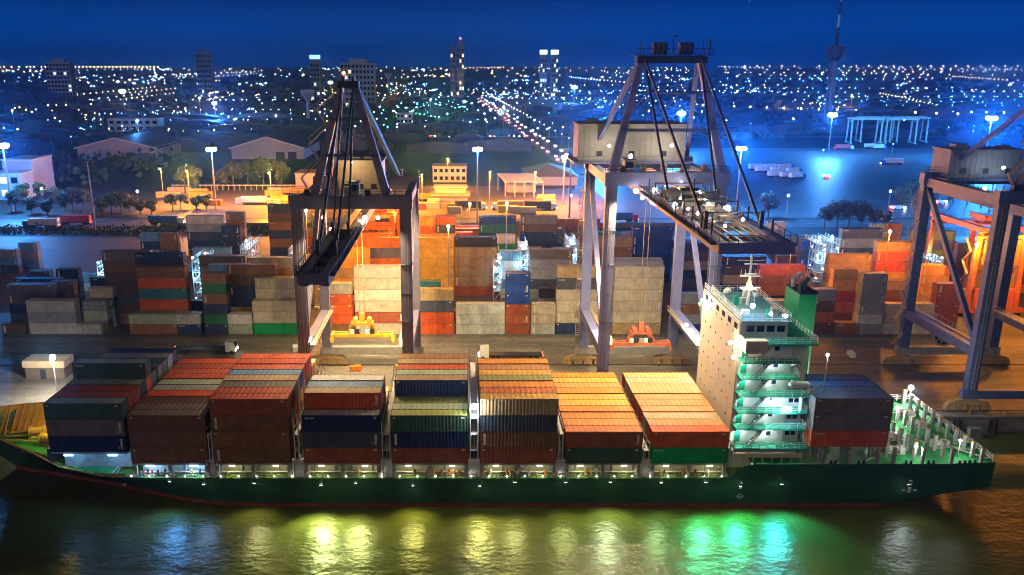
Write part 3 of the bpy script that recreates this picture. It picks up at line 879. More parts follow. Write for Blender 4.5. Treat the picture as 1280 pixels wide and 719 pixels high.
def roof_mesh(L, H):
    m = MB()
    n = 14 if L > 8 else 7
    x0, x1, y = -L / 2 + 0.14, L / 2 - 0.14, CW / 2 - 0.09
    vs = []
    cols = []
    for i in range(n):
        a = x0 + (x1 - x0) * i / n; p = (x1 - x0) / n
        cols += [(a, 0), (a + 0.4 * p, 0), (a + 0.5 * p, 0.04), (a + 0.9 * p, 0.04)]
    cols.append((x1, 0))
    for (a, d) in cols: vs += [(a, -y, H - 0.06 + d), (a, y, H - 0.06 + d)]
    m.add(vs, [(2 * i, 2 * i + 2, 2 * i + 3, 2 * i + 1) for i in range(len(cols) - 1)])
    return m
def frame_mesh(L, H):
    m = MB()
    for sx in (-1, 1):
        for sy in (-1, 1):
            m.box((sx * (L / 2 - 0.08), sy * (CW / 2 - 0.07), H / 2), (0.16, 0.14, H - 0.24))
            for z in (0.06, H - 0.06):
                m.box((sx * (L / 2 - 0.09), sy * (CW / 2 - 0.085), z), (0.19, 0.18, 0.12))
    for sy in (-1, 1):
        m.box((0, sy * (CW / 2 - 0.05), H - 0.06), (L - 0.36, 0.1, 0.1))
        m.box((0, sy * (CW / 2 - 0.05), 0.07), (L - 0.36, 0.1, 0.14))
    for sx in (-1, 1):
        m.box((sx * (L / 2 - 0.06), 0, H - 0.06), (0.12, CW - 0.34, 0.11))
        m.box((sx * (L / 2 - 0.06), 0, 0.07), (0.12, CW - 0.34, 0.14))
    return m
def door_mesh(H):
    m = MB()
    m.box((0, 0, H / 2), (0.05, 1.06, H - 0.28))
    for yy in (-0.28, 0.28):
        m.tube((0.06, yy, 0.16), (0.06, yy, H - 0.16), 0.025, n=5)
        m.box((0.06, yy + 0.1, 1.1), (0.04, 0.3, 0.06))
    return m
CM = {}
for L in (L40, L20):
    for H in (2.6, 2.75, 2.9):
        CM[(L, H)] = (corrugated(L, H).mesh('container_body', PAINT), roof_mesh(L, H).mesh('container_roof', PAINT), frame_mesh(L, H).mesh('container_frame', PAINT), door_mesh(H).mesh('container_door', PAINT))
mark_m = mat('stencil_white', (0.72, 0.66, 0.52), 0.7, var=0.4, scale=2.0)
def mark_mesh(L, H, kind):
    m = MB()
    y = -CW / 2 - 0.004
    if kind == 0:      # pale patches in the upper corners (code and weight stencils, unreadable at this distance)
        m.span(L / 2 - 1.1, L / 2 - 0.6, y - 0.012, y + 0.03, H - 0.55, H - 0.3).span(-L / 2 + 0.4, -L / 2 + 0.8, y - 0.012, y + 0.03, H - 0.52, H - 0.28)
    elif kind == 1:    # upright pale plate near the left end
        m.span(-L / 2 + 0.55, -L / 2 + 0.95, y - 0.012, y + 0.03, 0.45, H - 0.4)
    elif kind == 2:
        m.span(L / 2 - 0.9, L / 2 - 0.55, y - 0.012, y + 0.03, 0.5, H - 0.5).span(L / 2 - 1.3, L / 2 - 1.1, y - 0.012, y + 0.03, 0.6, 0.9)
    elif kind == 3:    # line of small marks, upper left
        for k in range(5):
            m.span(-L / 2 + 0.5 + 0.3 * k, -L / 2 + 0.7 + 0.3 * k, y - 0.012, y + 0.03, H - 0.62, H - 0.36)
        m.span(L / 2 - 0.9, L / 2 - 0.5, y - 0.012, y + 0.03, H - 0.6, H - 0.3)
    return m
MK = {(L, H, k): mark_mesh(L, H, k).mesh('container_stencil', mark_m) for (L, H) in CM for k in range(4)}
crnd = random.Random(11)
CORES = []       # boxes hidden inside the stacks: (x, y, z, L, H, colour)
NIND = [0]
def shade(name):
    c = PAL[name]
    k = crnd.uniform(0.86, 1.14)
    return (c[0] * k, c[1] * k * crnd.uniform(0.96, 1.04), c[2] * k, 1.0)
def container(x, y, z, L, H, colour, label, group, roof=None, mark=None):
    body, rf, fr_, dr = CM[(L, H)]
    c = shade(colour)
    if len(label.replace('-', '').split()) > 16: print('LONG', label)
    o = put('shipping_container', body, None, (x + crnd.uniform(-0.04, 0.04), y + crnd.uniform(-0.03, 0.03), z))
    o.color = c
    tag(o, label, 'container', group)
    f = put('container_frame', fr_, o); f.color = tuple(v * 0.8 for v in c[:3]) + (1,)
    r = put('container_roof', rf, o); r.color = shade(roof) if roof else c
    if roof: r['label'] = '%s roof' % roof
    for s in (-1, 1):
        d = put('container_door', dr, o, (L / 2 - 0.05, s * 0.55, 0)); d.color = c
    if mark is None:
        mark = crnd.choice((0, 0, 3, 1, 2, None))
    if mark is not None:
        put('container_stencil', MK[(L, H, mark)], o)['kind'] = 'stuff'
    NIND[0] += 1
    return o
ORD = ['bottom', 'second', 'third', 'fourth', 'fifth', 'sixth', 'seventh']
def tierword(i, n):
    return 'top' if i == n - 1 else ('bottom' if i == 0 else ORD[i] + ' up')

# ---------------- cargo of the ship
ROWY = [119.85 + 2.5 * k + (0.35 if k > 2 else 0) + (0.35 if k > 5 else 0) for k in range(10)]
HS = 2.75
baynames = ['bow bay', 'second bay from the bow', 'third bay from the bow', 'fourth bay from the bow', 'fifth bay from the bow', 'sixth bay from the bow', 'seventh bay from the bow', 'bay before the bridge', 'bay behind the bridge']
rows = ['water side row', 'second row in', 'third row in', 'fourth row in', 'fifth row in', 'sixth row in', 'seventh row in', 'eighth row in', 'ninth row in', 'quay side row']
# per bay: base z, colours of the water side row (bottom up), then roofs of the rows behind as (number of tiers, colour, roof colour, partly the flood light on the tops put in)
CARGO = [
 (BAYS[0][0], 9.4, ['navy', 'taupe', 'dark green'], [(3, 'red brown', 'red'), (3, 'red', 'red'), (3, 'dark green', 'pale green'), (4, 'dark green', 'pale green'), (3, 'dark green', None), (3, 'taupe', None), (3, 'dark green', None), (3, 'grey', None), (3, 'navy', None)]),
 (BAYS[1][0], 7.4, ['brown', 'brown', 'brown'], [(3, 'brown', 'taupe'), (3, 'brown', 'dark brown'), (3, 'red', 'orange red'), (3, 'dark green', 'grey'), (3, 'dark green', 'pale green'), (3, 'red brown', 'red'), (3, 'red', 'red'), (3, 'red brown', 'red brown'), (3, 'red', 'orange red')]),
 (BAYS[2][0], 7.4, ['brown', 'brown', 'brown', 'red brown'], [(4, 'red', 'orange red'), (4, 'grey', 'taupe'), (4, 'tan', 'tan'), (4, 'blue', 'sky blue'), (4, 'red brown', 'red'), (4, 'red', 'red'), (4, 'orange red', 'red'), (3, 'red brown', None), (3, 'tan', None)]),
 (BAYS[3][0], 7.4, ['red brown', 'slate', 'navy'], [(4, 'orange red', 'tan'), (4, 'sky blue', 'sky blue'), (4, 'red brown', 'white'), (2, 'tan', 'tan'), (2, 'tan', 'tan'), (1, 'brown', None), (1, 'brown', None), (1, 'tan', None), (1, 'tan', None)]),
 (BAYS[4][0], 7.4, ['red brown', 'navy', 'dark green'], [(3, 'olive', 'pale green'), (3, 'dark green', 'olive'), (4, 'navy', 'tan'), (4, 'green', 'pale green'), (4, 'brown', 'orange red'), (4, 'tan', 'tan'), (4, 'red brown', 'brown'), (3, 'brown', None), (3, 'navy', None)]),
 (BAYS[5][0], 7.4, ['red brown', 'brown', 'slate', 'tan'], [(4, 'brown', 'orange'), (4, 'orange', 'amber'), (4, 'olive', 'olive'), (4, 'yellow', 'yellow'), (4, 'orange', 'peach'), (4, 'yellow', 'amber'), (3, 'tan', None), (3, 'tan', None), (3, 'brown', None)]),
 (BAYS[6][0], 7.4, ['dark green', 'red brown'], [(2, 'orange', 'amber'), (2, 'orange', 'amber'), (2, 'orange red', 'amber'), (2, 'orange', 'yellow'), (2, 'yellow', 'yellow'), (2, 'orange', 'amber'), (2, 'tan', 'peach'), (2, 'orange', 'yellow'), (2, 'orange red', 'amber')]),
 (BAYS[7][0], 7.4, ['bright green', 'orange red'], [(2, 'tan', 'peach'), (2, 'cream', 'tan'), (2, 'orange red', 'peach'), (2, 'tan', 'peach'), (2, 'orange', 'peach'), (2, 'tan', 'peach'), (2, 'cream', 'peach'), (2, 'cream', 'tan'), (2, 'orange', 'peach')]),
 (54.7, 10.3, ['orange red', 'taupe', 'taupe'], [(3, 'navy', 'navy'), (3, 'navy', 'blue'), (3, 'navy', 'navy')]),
]
FILL = ['brown', 'red brown', 'navy', 'grey', 'tan', 'dark green', 'orange red', 'taupe']
for bi, (bx, bz, front, back) in enumerate(CARGO):
    cx = bx + L40 / 2
    for t, colr in enumerate(front):
        rf = None
        if t == len(front) - 1:
            rf = {0: 'pale green', 1: 'taupe', 2: 'orange red', 3: 'pale grey', 4: 'olive', 5: 'yellow', 6: 'orange', 7: 'orange red', 8: 'navy'}[bi]  # top box roofs, flood light partly put into their colours
        container(cx, ROWY[0], bz + t * (HS + 0.02), L40, HS, colr, '%s container, %s of the water side row, %s' % (colr, tierword(t, len(front)), baynames[bi]), 'containers stacked aboard the ship', rf)
    for r, (n, colr, rf) in enumerate(back):
        row = r + 1
        prev = len(front) if r == 0 else back[r - 1][0]
        for t in range(n):
            z = bz + t * (HS + 0.02)
            top = t == n - 1
            open_front = t >= prev                     # its long side looks over the row in front
            if (top and (rf or open_front)):
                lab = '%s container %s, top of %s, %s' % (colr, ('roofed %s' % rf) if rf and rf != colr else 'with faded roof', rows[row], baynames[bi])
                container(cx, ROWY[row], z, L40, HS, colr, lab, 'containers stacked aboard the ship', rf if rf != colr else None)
            else:
                CORES.append((cx, ROWY[row], z, L40, HS, FILL[(bi * 7 + row * 3 + t * 5) % 8] if not top else colr))

# ---------------- the yard: each stack as (left edge in the photo, y of its front, length, box height, colours bottom up, tiers hidden, what singles it out)
F = 196.0
YARD = [
 # front row along the apron
 (2, F, 20, 2.6, ['dark brown'], 0, 'the front row left end'),
 (34, F, 40, 2.9, ['pale grey', 'grey', 'pale grey'], 0, 'the three-high grey stack at the far left front'),
 (96, F, 20, 2.6, ['pale grey'], 0, 'the lone short box right of the three-high grey stack'),
 (161, F, 40, 2.6, ['brown', 'pale green'], 0, 'the two-high brown and pale green stack'),
 (221, F, 20, 2.6, ['navy', 'pale grey'], 0, 'the short two-high stack of the left front'),
 (253, F, 20, 2.6, ['navy', 'green', 'navy', 'brown', 'green', 'brown'], 0, 'the short six-high green, navy and brown stack'),
 (285, F, 20, 2.6, ['pale green', 'white'], 0, 'the short pale pair beside six green and brown'),
 (316, F, 40, 2.9, ['bright green', 'cream', 'beige'], 0, 'the stack with the bright green box'),
 (410, F, 20, 2.6, ['brown', 'orange red', 'orange red', 'orange red', 'beige'], 0, 'the short orange stack inside the left crane'),
 (443, F, 40, 2.9, ['beige', 'red brown', 'beige', 'cream', 'beige', 'beige'], 0, 'the tall cream stack inside the left crane'),
 (506, F, 40, 2.9, ['orange red', 'orange red', 'slate', 'tan'], 0, 'the orange, slate and tan stack'),
 (570, F, 40, 2.6, ['pale grey', 'pale grey', 'pale grey'], 0, 'the three-high pale stack between the two cranes'),
 (632, F, 20, 2.6, ['red brown', 'red brown', 'red brown', 'blue', 'blue', 'blue'], 0, 'the short stack of three blue over three red brown'),
 (664, F, 20, 2.6, ['pale grey', 'beige', 'beige'], 0, 'the short three-high beige stack beside the blue one'),
 (696, F, 40, 2.9, ['navy', 'beige', 'beige', 'beige', 'slate', 'tan'], 0, 'the six-high stack behind the middle crane left leg'),
 (767, F, 40, 2.9, ['tan', 'beige', 'beige', 'beige', 'beige', 'beige'], 0, 'the six-high all beige stack inside the middle crane'),
 (767, F + 2.6, 40, 2.9, ['beige'] * 6, 5, 'the second row of the beige block inside the middle crane'),
 (767, F + 5.2, 40, 2.9, ['beige'] * 6, 5, 'the third row of the beige block inside the middle crane'),
 (767, F + 7.8, 40, 2.9, ['beige'] * 6, 5, 'the rear row of the beige block inside the middle crane'),
 (846, F, 40, 2.6, ['navy', 'grey', 'brown', 'grey'], 1, 'the stack glimpsed behind the bridge house front'),
 (940, F, 40, 2.9, ['brown', 'navy', 'grey'], 2, 'the stack hidden behind the green funnel'),
 (1013, F, 20, 2.9, ['dark brown', 'red brown', 'dark brown', 'grey'], 0, 'the short four-high stack right of the green funnel'),
 (1044, F, 20, 2.9, ['brown'], 0, 'the lone low brown box right of the funnel'),
 (1076, F, 20, 2.6, ['grey', 'pale grey', 'grey', 'grey', 'grey', 'grey'], 0, 'the short six-high grey stack right of the bridge house'),
 (1107, F, 40, 2.6, ['pale grey', 'beige', 'beige'], 0, 'the three-high pale stack behind the right crane rear leg'),
 (1169, F, 20, 2.6, ['brown', 'red brown', 'red brown', 'red brown', 'red brown'], 0, 'the five-high red brown stack inside the right crane'),
 # second and third rows of the front block
 (104, 198.8, 20, 2.6, ['brown', 'pale green', 'grey'], 0, 'the short grey stack behind the lone short box'),
 (113, 201.6, 20, 2.6, ['grey', 'grey', 'slate', 'beige'], 2, 'the short stack peeping over the grey one, far left'),
 (173, 198.9, 40, 2.75, ['brown', 'brown', 'orange red', 'teal', 'orange red', 'brown'], 2, 'the six-high stack with the teal and orange boxes'),
 (172, 201.7, 40, 2.75, ['brown', 'navy', 'brown', 'navy', 'brown', 'brown', 'navy'], 5, 'the stack behind the teal and orange one'),
 (131, 204.5, 40, 2.75, ['brown', 'dark brown', 'slate', 'dark brown', 'dark brown', 'brown', 'taupe'], 2, 'the tall brown stack, far left'),
 (286, 201.6, 40, 2.75, ['brown', 'tan', 'navy', 'navy', 'dark brown', 'brown'], 1, 'the brown and navy stack behind the short pale pair'),
 (320, 199.0, 40, 2.75, ['beige', 'beige', 'beige', 'beige', 'beige'], 3, 'the beige stack just behind the bright green box'),
 (262, 205.0, 20, 2.6, ['navy', 'grey', 'navy', 'grey', 'white', 'sky blue'], 4, 'the short bluish stack behind the six-high green and brown one'),
 (251, 211.0, 40, 2.75, ['grey', 'brown', 'grey', 'slate', 'grey', 'taupe'], 4, 'the taupe stack beside the reefer racks, left of the crane'),
 (311, 209.0, 40, 2.75, ['brown', 'tan', 'brown', 'tan', 'tan', 'cream'], 3, 'the cream topped stack left of the left crane'),
 (10, 205.0, 40, 2.6, ['slate', 'navy', 'dark brown', 'purple grey'], 2, 'the purple grey topped stack, far left'),
 (65, 208.0, 20, 2.6, ['navy', 'slate', 'dark brown', 'dark brown'], 2, 'the dark short stack behind the far left grey one'),
 (20, 211.0, 40, 2.6, ['navy', 'slate', 'navy', 'navy'], 2, 'the long navy stack at the far left'),
 (36, 219.0, 20, 2.6, ['navy', 'slate', 'navy', 'slate'], 2, 'the slate short stack at the far left rear'),
 (72, 219.0, 20, 2.75, ['navy', 'slate', 'navy', 'black'], 2, 'the black short stack at the far left rear'),
 (114, 222.0, 20, 2.6, ['slate', 'navy', 'navy'], 1, 'the low navy stack left of the tall dark brown one'),
 (662, 228.0, 40, 2.9, ['grey', 'slate', 'grey', 'grey', 'taupe'], 1, 'the grey and taupe stack left of the middle crane'),
 (1040, 205.0, 20, 2.9, ['brown', 'orange', 'orange red', 'yellow', 'yellow'], 1, 'the short orange and yellow stack right of the funnel'),
 (1034, 225.0, 40, 2.75, ['brown', 'tan', 'brown', 'tan', 'tan'], 3, 'the tan topped stack behind the orange and yellow one'),
 (948, 212.0, 40, 2.75, ['brown', 'navy', 'brown', 'brown', 'red brown'], 3, 'the red brown stack left of the funnel'),
 (1150, 212.0, 20, 2.75, ['yellow', 'tan', 'yellow', 'yellow', 'yellow'], 2, 'the short yellow stack between the right crane legs'),
 (1094, 225.0, 40, 2.9, ['brown', 'yellow', 'yellow', 'orange red', 'orange red', 'tan'], 1, 'the orange and yellow stack left of the right crane'),
 # second block, under the sodium lamps
 (515, 230.0, 40, 2.9, ['tan', 'yellow', 'yellow', 'yellow', 'yellow', 'yellow'], 1, 'the tall yellow stack right of the left crane'),
 (568, 231.0, 40, 2.9, ['red brown', 'tan', 'tan', 'tan', 'tan', 'black'], 0, 'the six-high tan stack with a black box on top'),
 (626, 229.0, 20, 2.75, ['white', 'sky blue', 'white', 'white', 'sky blue'], 2, 'the short pale blue stack right of the black topped one'),  # pale blues carry the blue-white lamp light in the paint
 (458, 230.0, 40, 2.9, ['yellow', 'orange', 'yellow', 'orange', 'purple grey', 'orange'], 3, 'the orange stack seen over the tall cream one'),
 (410, 229.0, 40, 2.9, ['tan', 'yellow', 'tan', 'yellow', 'yellow'], 2, 'the yellow stack under the left crane boom'),
 (737, 231.0, 40, 2.9, ['brown', 'taupe', 'brown', 'taupe', 'brown', 'tan'], 4, 'the tan stack behind the middle crane left legs'),
 (790, 246.0, 40, 2.9, ['navy', 'blue', 'navy', 'blue', 'blue', 'blue'], 3, 'the blue stack behind the beige block'),
 (846, 240.0, 40, 2.75, ['slate', 'navy', 'grey', 'slate', 'navy'], 2, 'the slate stack inside the middle crane right legs'),
 (905, 234.0, 40, 2.75, ['navy', 'grey', 'slate', 'navy'], 2, 'the slate stack under the middle crane boom tip'),
 (1000, 243.0, 20, 2.75, ['navy', 'slate', 'blue', 'navy', 'blue'], 2, 'the blue short stack left of the right reefer rack'),
 (1050, 243.0, 40, 2.9, ['slate', 'grey', 'slate', 'slate', 'grey', 'slate'], 3, 'the slate stack right of the right reefer rack'),
 (440, 240.0, 40, 2.75, ['orange', 'yellow', 'orange', 'yellow', 'orange', 'orange'], 3, 'the orange stack in the second line under the left crane'),
 (620, 252.0, 20, 2.75, ['green', 'navy', 'green', 'green', 'pale grey'], 3, 'the short green and pale stack beside the mast'),
 (518, 252.0, 20, 2.75, ['orange', 'tan', 'yellow', 'orange', 'orange', 'orange', 'yellow'], 5, 'the short orange stack behind the tall yellow one'),
 (545, 254.0, 20, 2.75, ['slate', 'tan', 'slate', 'orange', 'slate', 'slate', 'orange'], 5, 'the short slate and orange stack behind the tall yellow one'),
 (1140, 240.0, 40, 2.9, ['olive', 'dark green', 'taupe', 'olive', 'taupe', 'olive'], 3, 'the olive stack behind the right crane rear leg'),
 (599, 269.0, 40, 2.75, ['navy', 'teal', 'navy', 'blue', 'teal', 'blue'], 4, 'the blue over teal stack by the lamp mast'),
 (651, 270.0, 40, 2.75, ['navy', 'brown', 'navy', 'navy', 'dark brown', 'taupe'], 3, 'the dark taupe stack left of the middle crane rear'),
 (336, 270.0, 40, 2.9, ['brown', 'navy', 'brown', 'navy', 'brown', 'dark brown', 'navy'], 3, 'the tall dark stack topped navy'),
 (234, 270.0, 40, 2.75, ['navy', 'slate', 'navy', 'slate', 'grey', 'pale grey'], 1, 'the tall grey stack below the left lamp mast'),
 (278, 266.0, 20, 2.75, ['navy', 'navy', 'navy', 'navy', 'navy'], 2, 'the short navy stack right of the tall grey one'),
 (284, 276.0, 20, 2.75, ['brown', 'tan', 'brown', 'tan', 'brown', 'taupe'], 4, 'the short brown stack behind the navy one'),
 (176, 268.0, 20, 2.75, ['navy', 'grey', 'navy', 'sky blue'], 1, 'the short blue stack at the yard rear left'),
 (200, 268.0, 20, 2.75, ['brown', 'slate', 'brown', 'brown'], 1, 'the short brown stack at the yard rear left'),
 (92, 236.0, 20, 2.6, ['white', 'sky blue'], 0, 'the bright blue lit pair at the left yard lane'),  # upper box: blue lamp light on white put into its paint
 (-2, 258.0, 20, 2.6, ['slate', 'sky blue', 'grey'], 0, 'the stack cut by the left edge'),
 (24, 264.0, 20, 2.9, ['sky blue', 'grey', 'sky blue'], 0, 'the pale blue three-high stack at the left yard lane'),
 (1088, 285.0, 20, 2.75, ['navy', 'sky blue', 'sky blue', 'sky blue'], 2, 'the short pale blue stack under the trees'),
 (1105, 285.0, 20, 2.75, ['brown', 'brown', 'taupe', 'brown'], 2, 'the short brown stack under the trees'),
 (1218, 228.0, 20, 2.9, ['yellow', 'yellow', 'tan', 'yellow', 'yellow'], 0, 'the yellow short stack beside the orange yard crane'),
 (1246, 228.0, 20, 2.9, ['tan', 'yellow', 'yellow', 'tan', 'yellow', 'yellow'], 0, 'the yellow stack at the right edge of the yard'),
 (960, 288.0, 20, 2.75, ['grey', 'navy', 'grey', 'white'], 1, 'the short white topped stack behind the boom tip'),
 (988, 292.0, 40, 2.6, ['teal', 'sky blue'], 0, 'the low pale stack near the trees'),
]
for (px, yf, ln, H, cols, hid, phrase) in YARD:
    L = L40 if ln == 40 else L20
    n = len(cols)
    x0 = x_at(px, yf, GZ + H * n * 0.6)
    cx, cy = x0 + L / 2, yf + CW / 2
    for t, colr in enumerate(cols):
        z = GZ + 0.02 + t * (H + 0.02)
        if t < hid:
            CORES.append((cx, cy, z, L, H, colr))
        else:
            container(cx, cy, z, L, H, colr, '%s %s container of %s' % (tierword(t, n) if n > 1 else 'only', colr, phrase), 'containers stacked in the yard')
# rows behind, hidden for the most part: keep the blocks deep
br_ = random.Random(23)
for (yy, xa, xb, nmax) in ((279.0, -62, 60, 5), (288.5, -66, 30, 4), (297.0, -70, 50, 4), (304.0, -70, 60, 3), (221.5, -52, -38, 5), (243.0, -52, 14, 6), (219.0, 96, 160, 4), (234.0, 118, 175, 6), (244.0, 100, 175, 5), (208.0, -100, 20, 4), (211.0, -96, -32, 3), (211.0, 20, 120, 4), (238.0, -60, 120, 4), (243.0, -110, 40, 3), (248.0, -60, 60, 4), (260.0, -120, 110, 3), (272.5, -60, 60, 4), (284.0, -40, 130, 2), (292.0, -10, 90, 2)):
    x = xa
    while x < xb:
        L = L40 if br_.random() < 0.7 else L20
        n = br_.randint(1, nmax)
        if br_.random() < 0.82:
            blocked = any(abs(c[0] - (x + L / 2)) < (c[3] + L) / 2 + 0.1 and abs(c[1] - (yy + 1.22)) < 2.5 for c in CORES) or any(
                abs(x_at(s[0], s[1], 12) + 6 - (x + L / 2)) < 13 and abs(s[1] - yy) < 2.7 for s in YARD)
            if not blocked:
                colset = ['yellow', 'orange', 'tan', 'orange red', 'brown'] if (-72 < x < 24 and yy > 215) or x > 95 else ['navy', 'grey', 'slate', 'brown', 'sky blue', 'red brown', 'teal', 'taupe']  # warm paints put amber lamp light into these stacks
                for t in range(n):
                    CORES.append((x + L / 2, yy + 1.22, GZ + 0.02 + t * 2.62, L, 2.6, br_.choice(colset)))
        x += L + (0.5 if br_.random() < 0.8 else 6)
# one mesh for the boxes inside and behind
sv, sf, scol = [], [], []
for (x, y, z, L, H, colr) in CORES:
    m = MB().box((x, y, z + H / 2), (L - 0.1, CW - 0.1, H - 0.1))
    for sx in (-1, 1):
        for sy in (-1, 1):
            m.box((x + sx * (L / 2 - 0.08), y + sy * (CW / 2 - 0.07), z + H / 2), (0.17, 0.15, H))
    for sy in (-1, 1):
        m.box((x, y + sy * (CW / 2 - 0.05), z + H - 0.06), (L - 0.34, 0.1, 0.11)).box((x, y + sy * (CW / 2 - 0.05), z + 0.07), (L - 0.34, 0.1, 0.13))
    o = len(sv)
    sv += m.v
    sf += [tuple(i + o for i in f) for f in m.f]
    scol += [shade(colr)] * len(m.v)
me = bpy.data.meshes.new('inner_containers')
me.from_pydata(sv, [], sf)
ca = me.color_attributes.new('paint', 'FLOAT_COLOR', 'POINT')
ca.data.foreach_set('color', [v for c in scol for v in c])
me.materials.append(PAINT_ATTR)
tag(put('inner_containers', me), 'mixed containers inside and behind the visible stacks', 'containers', None, 'stuff')
print('containers:', NIND[0], 'inner', len(CORES))
# ------------------------------------------------------------------ ship-to-shore gantry cranes
SEA, LAND = 149.2, 174.5
def crane_paint(name, c): return mat(name, c, 0.45, var=0.22, scale=0.35)
cp_a = crane_paint('crane_mauve', (0.18, 0.155, 0.215))
cp_b = crane_paint('crane_lilac', (0.21, 0.215, 0.40))
cp_c = crane_paint('crane_slate', (0.085, 0.12, 0.27))
cab_m = mat('cab_cream', (0.55, 0.48, 0.36), 0.5)
house_tan = mat('machine_house_tan', (0.50, 0.37, 0.22), 0.55, var=0.2, scale=0.3)
house_gry = mat('machine_house_grey', (0.24, 0.26, 0.29), 0.55, var=0.3, scale=0.3)
house_wht = mat('machine_house_white', (0.44, 0.41, 0.35), 0.55, var=0.25, scale=0.3)
stair_m = mat('stair_steel', (0.42, 0.33, 0.20), 0.5)
walk_m = mat('walkway_steel', (0.30, 0.27, 0.22), 0.5, var=0.3)
cable_m = mat('black_cable', (0.02, 0.02, 0.022), 0.5)
rope_m = mat('hoist_rope', (0.28, 0.18, 0.07), 0.6)
tyre_m = mat('black_rubber', (0.02, 0.02, 0.021), 0.8)
bog_m = mat('bogie_ochre', (0.42, 0.27, 0.12), 0.55, var=0.35, scale=1.0)
whl_m = mat('wheel_steel', (0.12, 0.10, 0.09), 0.4, 0.6)
CRANE_GAIN = 4.2
def crane(label, xc, paint, zb, hw, tip, apex_hw, apex_z, a_base, house, house_m, wide, lamps, boomz, reel=False):
    T = empty('quay_crane', (xc, (SEA + LAND) / 2, GZ), 0, label, 'gantry crane', 'ship to shore cranes along the quay')
    ys, yl = (SEA - LAND) / 2, (LAND - SEA) / 2
    g = lambda z: z - GZ          # world height -> local
    ZB = g(zb)
    # legs
    for sx in (-1, 1):
        for y in (ys, yl):
            lg = MB().bar((sx * 10, y, 4.4), (sx * 10, y, ZB - 1.2), 2.0, 1.5).span(sx * 10 - 1.05, sx * 10 + 1.05, y - 0.8, y + 0.8, 12.2, 12.45).span(sx * 10 - 1.04, sx * 10 + 1.04, y - 0.79, y + 0.79, 24, 24.2)
            lg.build('leg', paint, T)
        MB().span(sx * 10 - 0.85, sx * 10 + 0.85, ys + 0.76, yl - 0.76, 11.3, 13.2).build('tie_beam', paint, T)
        sb = MB().span(sx * 10 - 0.7, sx * 10 + 0.7, ys + 1.2, yl - 1.2, ZB - 1.6, ZB + 0.2)
        sb.build('side_beam', paint, T)
        MB().bar((sx * 10, ys + 0.4, 13.4), (sx * 10, yl - 0.5, ZB - 1.8), 0.9, 0.9).build('diagonal_brace', paint, T)
        # walkway along the tie with handrail
        wk = MB().span(sx * 10 - 1.5 * sx - 0.45, sx * 10 - 1.5 * sx + 0.45, ys + 1, yl - 1, 13.2, 13.3)
        for k in range(12):
            wk.bar((sx * 10 - 1.9 * sx, ys + 1 + k * 2.1, 13.3), (sx * 10 - 1.9 * sx, ys + 1 + k * 2.1, 14.3), 0.07)
        wk.bar((sx * 10 - 1.9 * sx, ys + 1, 14.3), (sx * 10 - 1.9 * sx, yl - 1, 14.3), 0.08)
        wk.build('tie_walkway', stair_m, T)
    for y in (ys, yl):
        MB().span(-11.3, 11.3, y - 0.95, y + 0.95, ZB - 1.2, ZB + 1.2).build('portal_beam', paint, T)
        MB().span(-11.6, 11.6, y - 0.7, y + 0.7, 2.7, 4.4).build('sill_beam', paint if y < 0 else grey_s, T)
        # equalisers, bogies and wheels under each corner
        for sx in (-1, 1):
            eq = MB().prism([(sx * 10 - 4.2, 1.5), (sx * 10 + 4.2, 1.5), (sx * 10 + 3.4, 2.1), (sx * 10 + 0.8, 2.68), (sx * 10 - 0.8, 2.68), (sx * 10 - 3.4, 2.1)], y - 0.5, y + 0.5)
            b = eq.build('bogie', bog_m, T)
            for k in (-3, -1, 1, 3):
                MB().prism([(-0.95, 0.35), (0.95, 0.35), (0.8, 1.3), (0.2, 1.6), (-0.2, 1.6), (-0.8, 1.3)], -0.62, 0.62).build('bogie_frame', bog_m, b, (sx * 10 + k * 1.15, y, 0))
                for d in (-0.5, 0.5):
                    MB().tube((0, -0.25, 0.42), (0, 0.25, 0.42), 0.36, n=10).build('wheel', whl_m, b, (sx * 10 + k * 1.15 + d, y - 0.35, 0))
    # ladders on the seaside legs, handrails on the portal beams, cable trays and joint plates
    for sx in (-1, 1):
        ld = MB()
        for dx in (-0.28, 0.28):
            ld.span(sx * 10 + dx - 0.05, sx * 10 + dx + 0.05, ys - 0.98, ys - 0.88, 4.6, ZB - 1.3)
        for k in range(34):
            ld.span(sx * 10 - 0.28, sx * 10 + 0.28, ys - 0.96, ys - 0.9, 5 + k * (ZB - 7) / 34, 5.08 + k * (ZB - 7) / 34)
        ld.build('leg_ladder', walk_m, T)
        MB().span(sx * 8.86, sx * 8.97, ys - 0.3, ys + 0.3, 5, ZB - 1.4).build('cable_tray', dark_s, T)
        for zz in (9.0, 18.5, 29.5, 36.0):
            MB().span(sx * 10 - 1.12, sx * 10 + 1.12, ys - 0.86, ys + 0.86, zz, zz + 0.16).build('joint_flange', paint, T)
    for y in (ys, yl):
        for side in (-0.9, 0.9):
            hr = MB()
            for k in range(16):
                hr.bar((-11 + k * 22 / 15, y + side, ZB + 1.2), (-11 + k * 22 / 15, y + side, ZB + 2.3), 0.07)
            for hh in (1.75, 2.3):
                hr.bar((-11, y + side, ZB + hh), (11, y + side, ZB + hh), 0.07)
            hr.build('portal_railing', dark_s, T)
    for k in range(5):
        MB().span(-0.5, 0.5, -0.45, 0.45, 0, 1.0 + 0.3 * (k % 3)).build('switch_box', (dark_s, walk_m, cab_m)[k % 3], T, (-8 + k * 3.7, ys + 0.2, ZB + 1.205))
    # stairs up one landside leg and the A-frame
    stx = MB()
    z = 4.4; k = 0
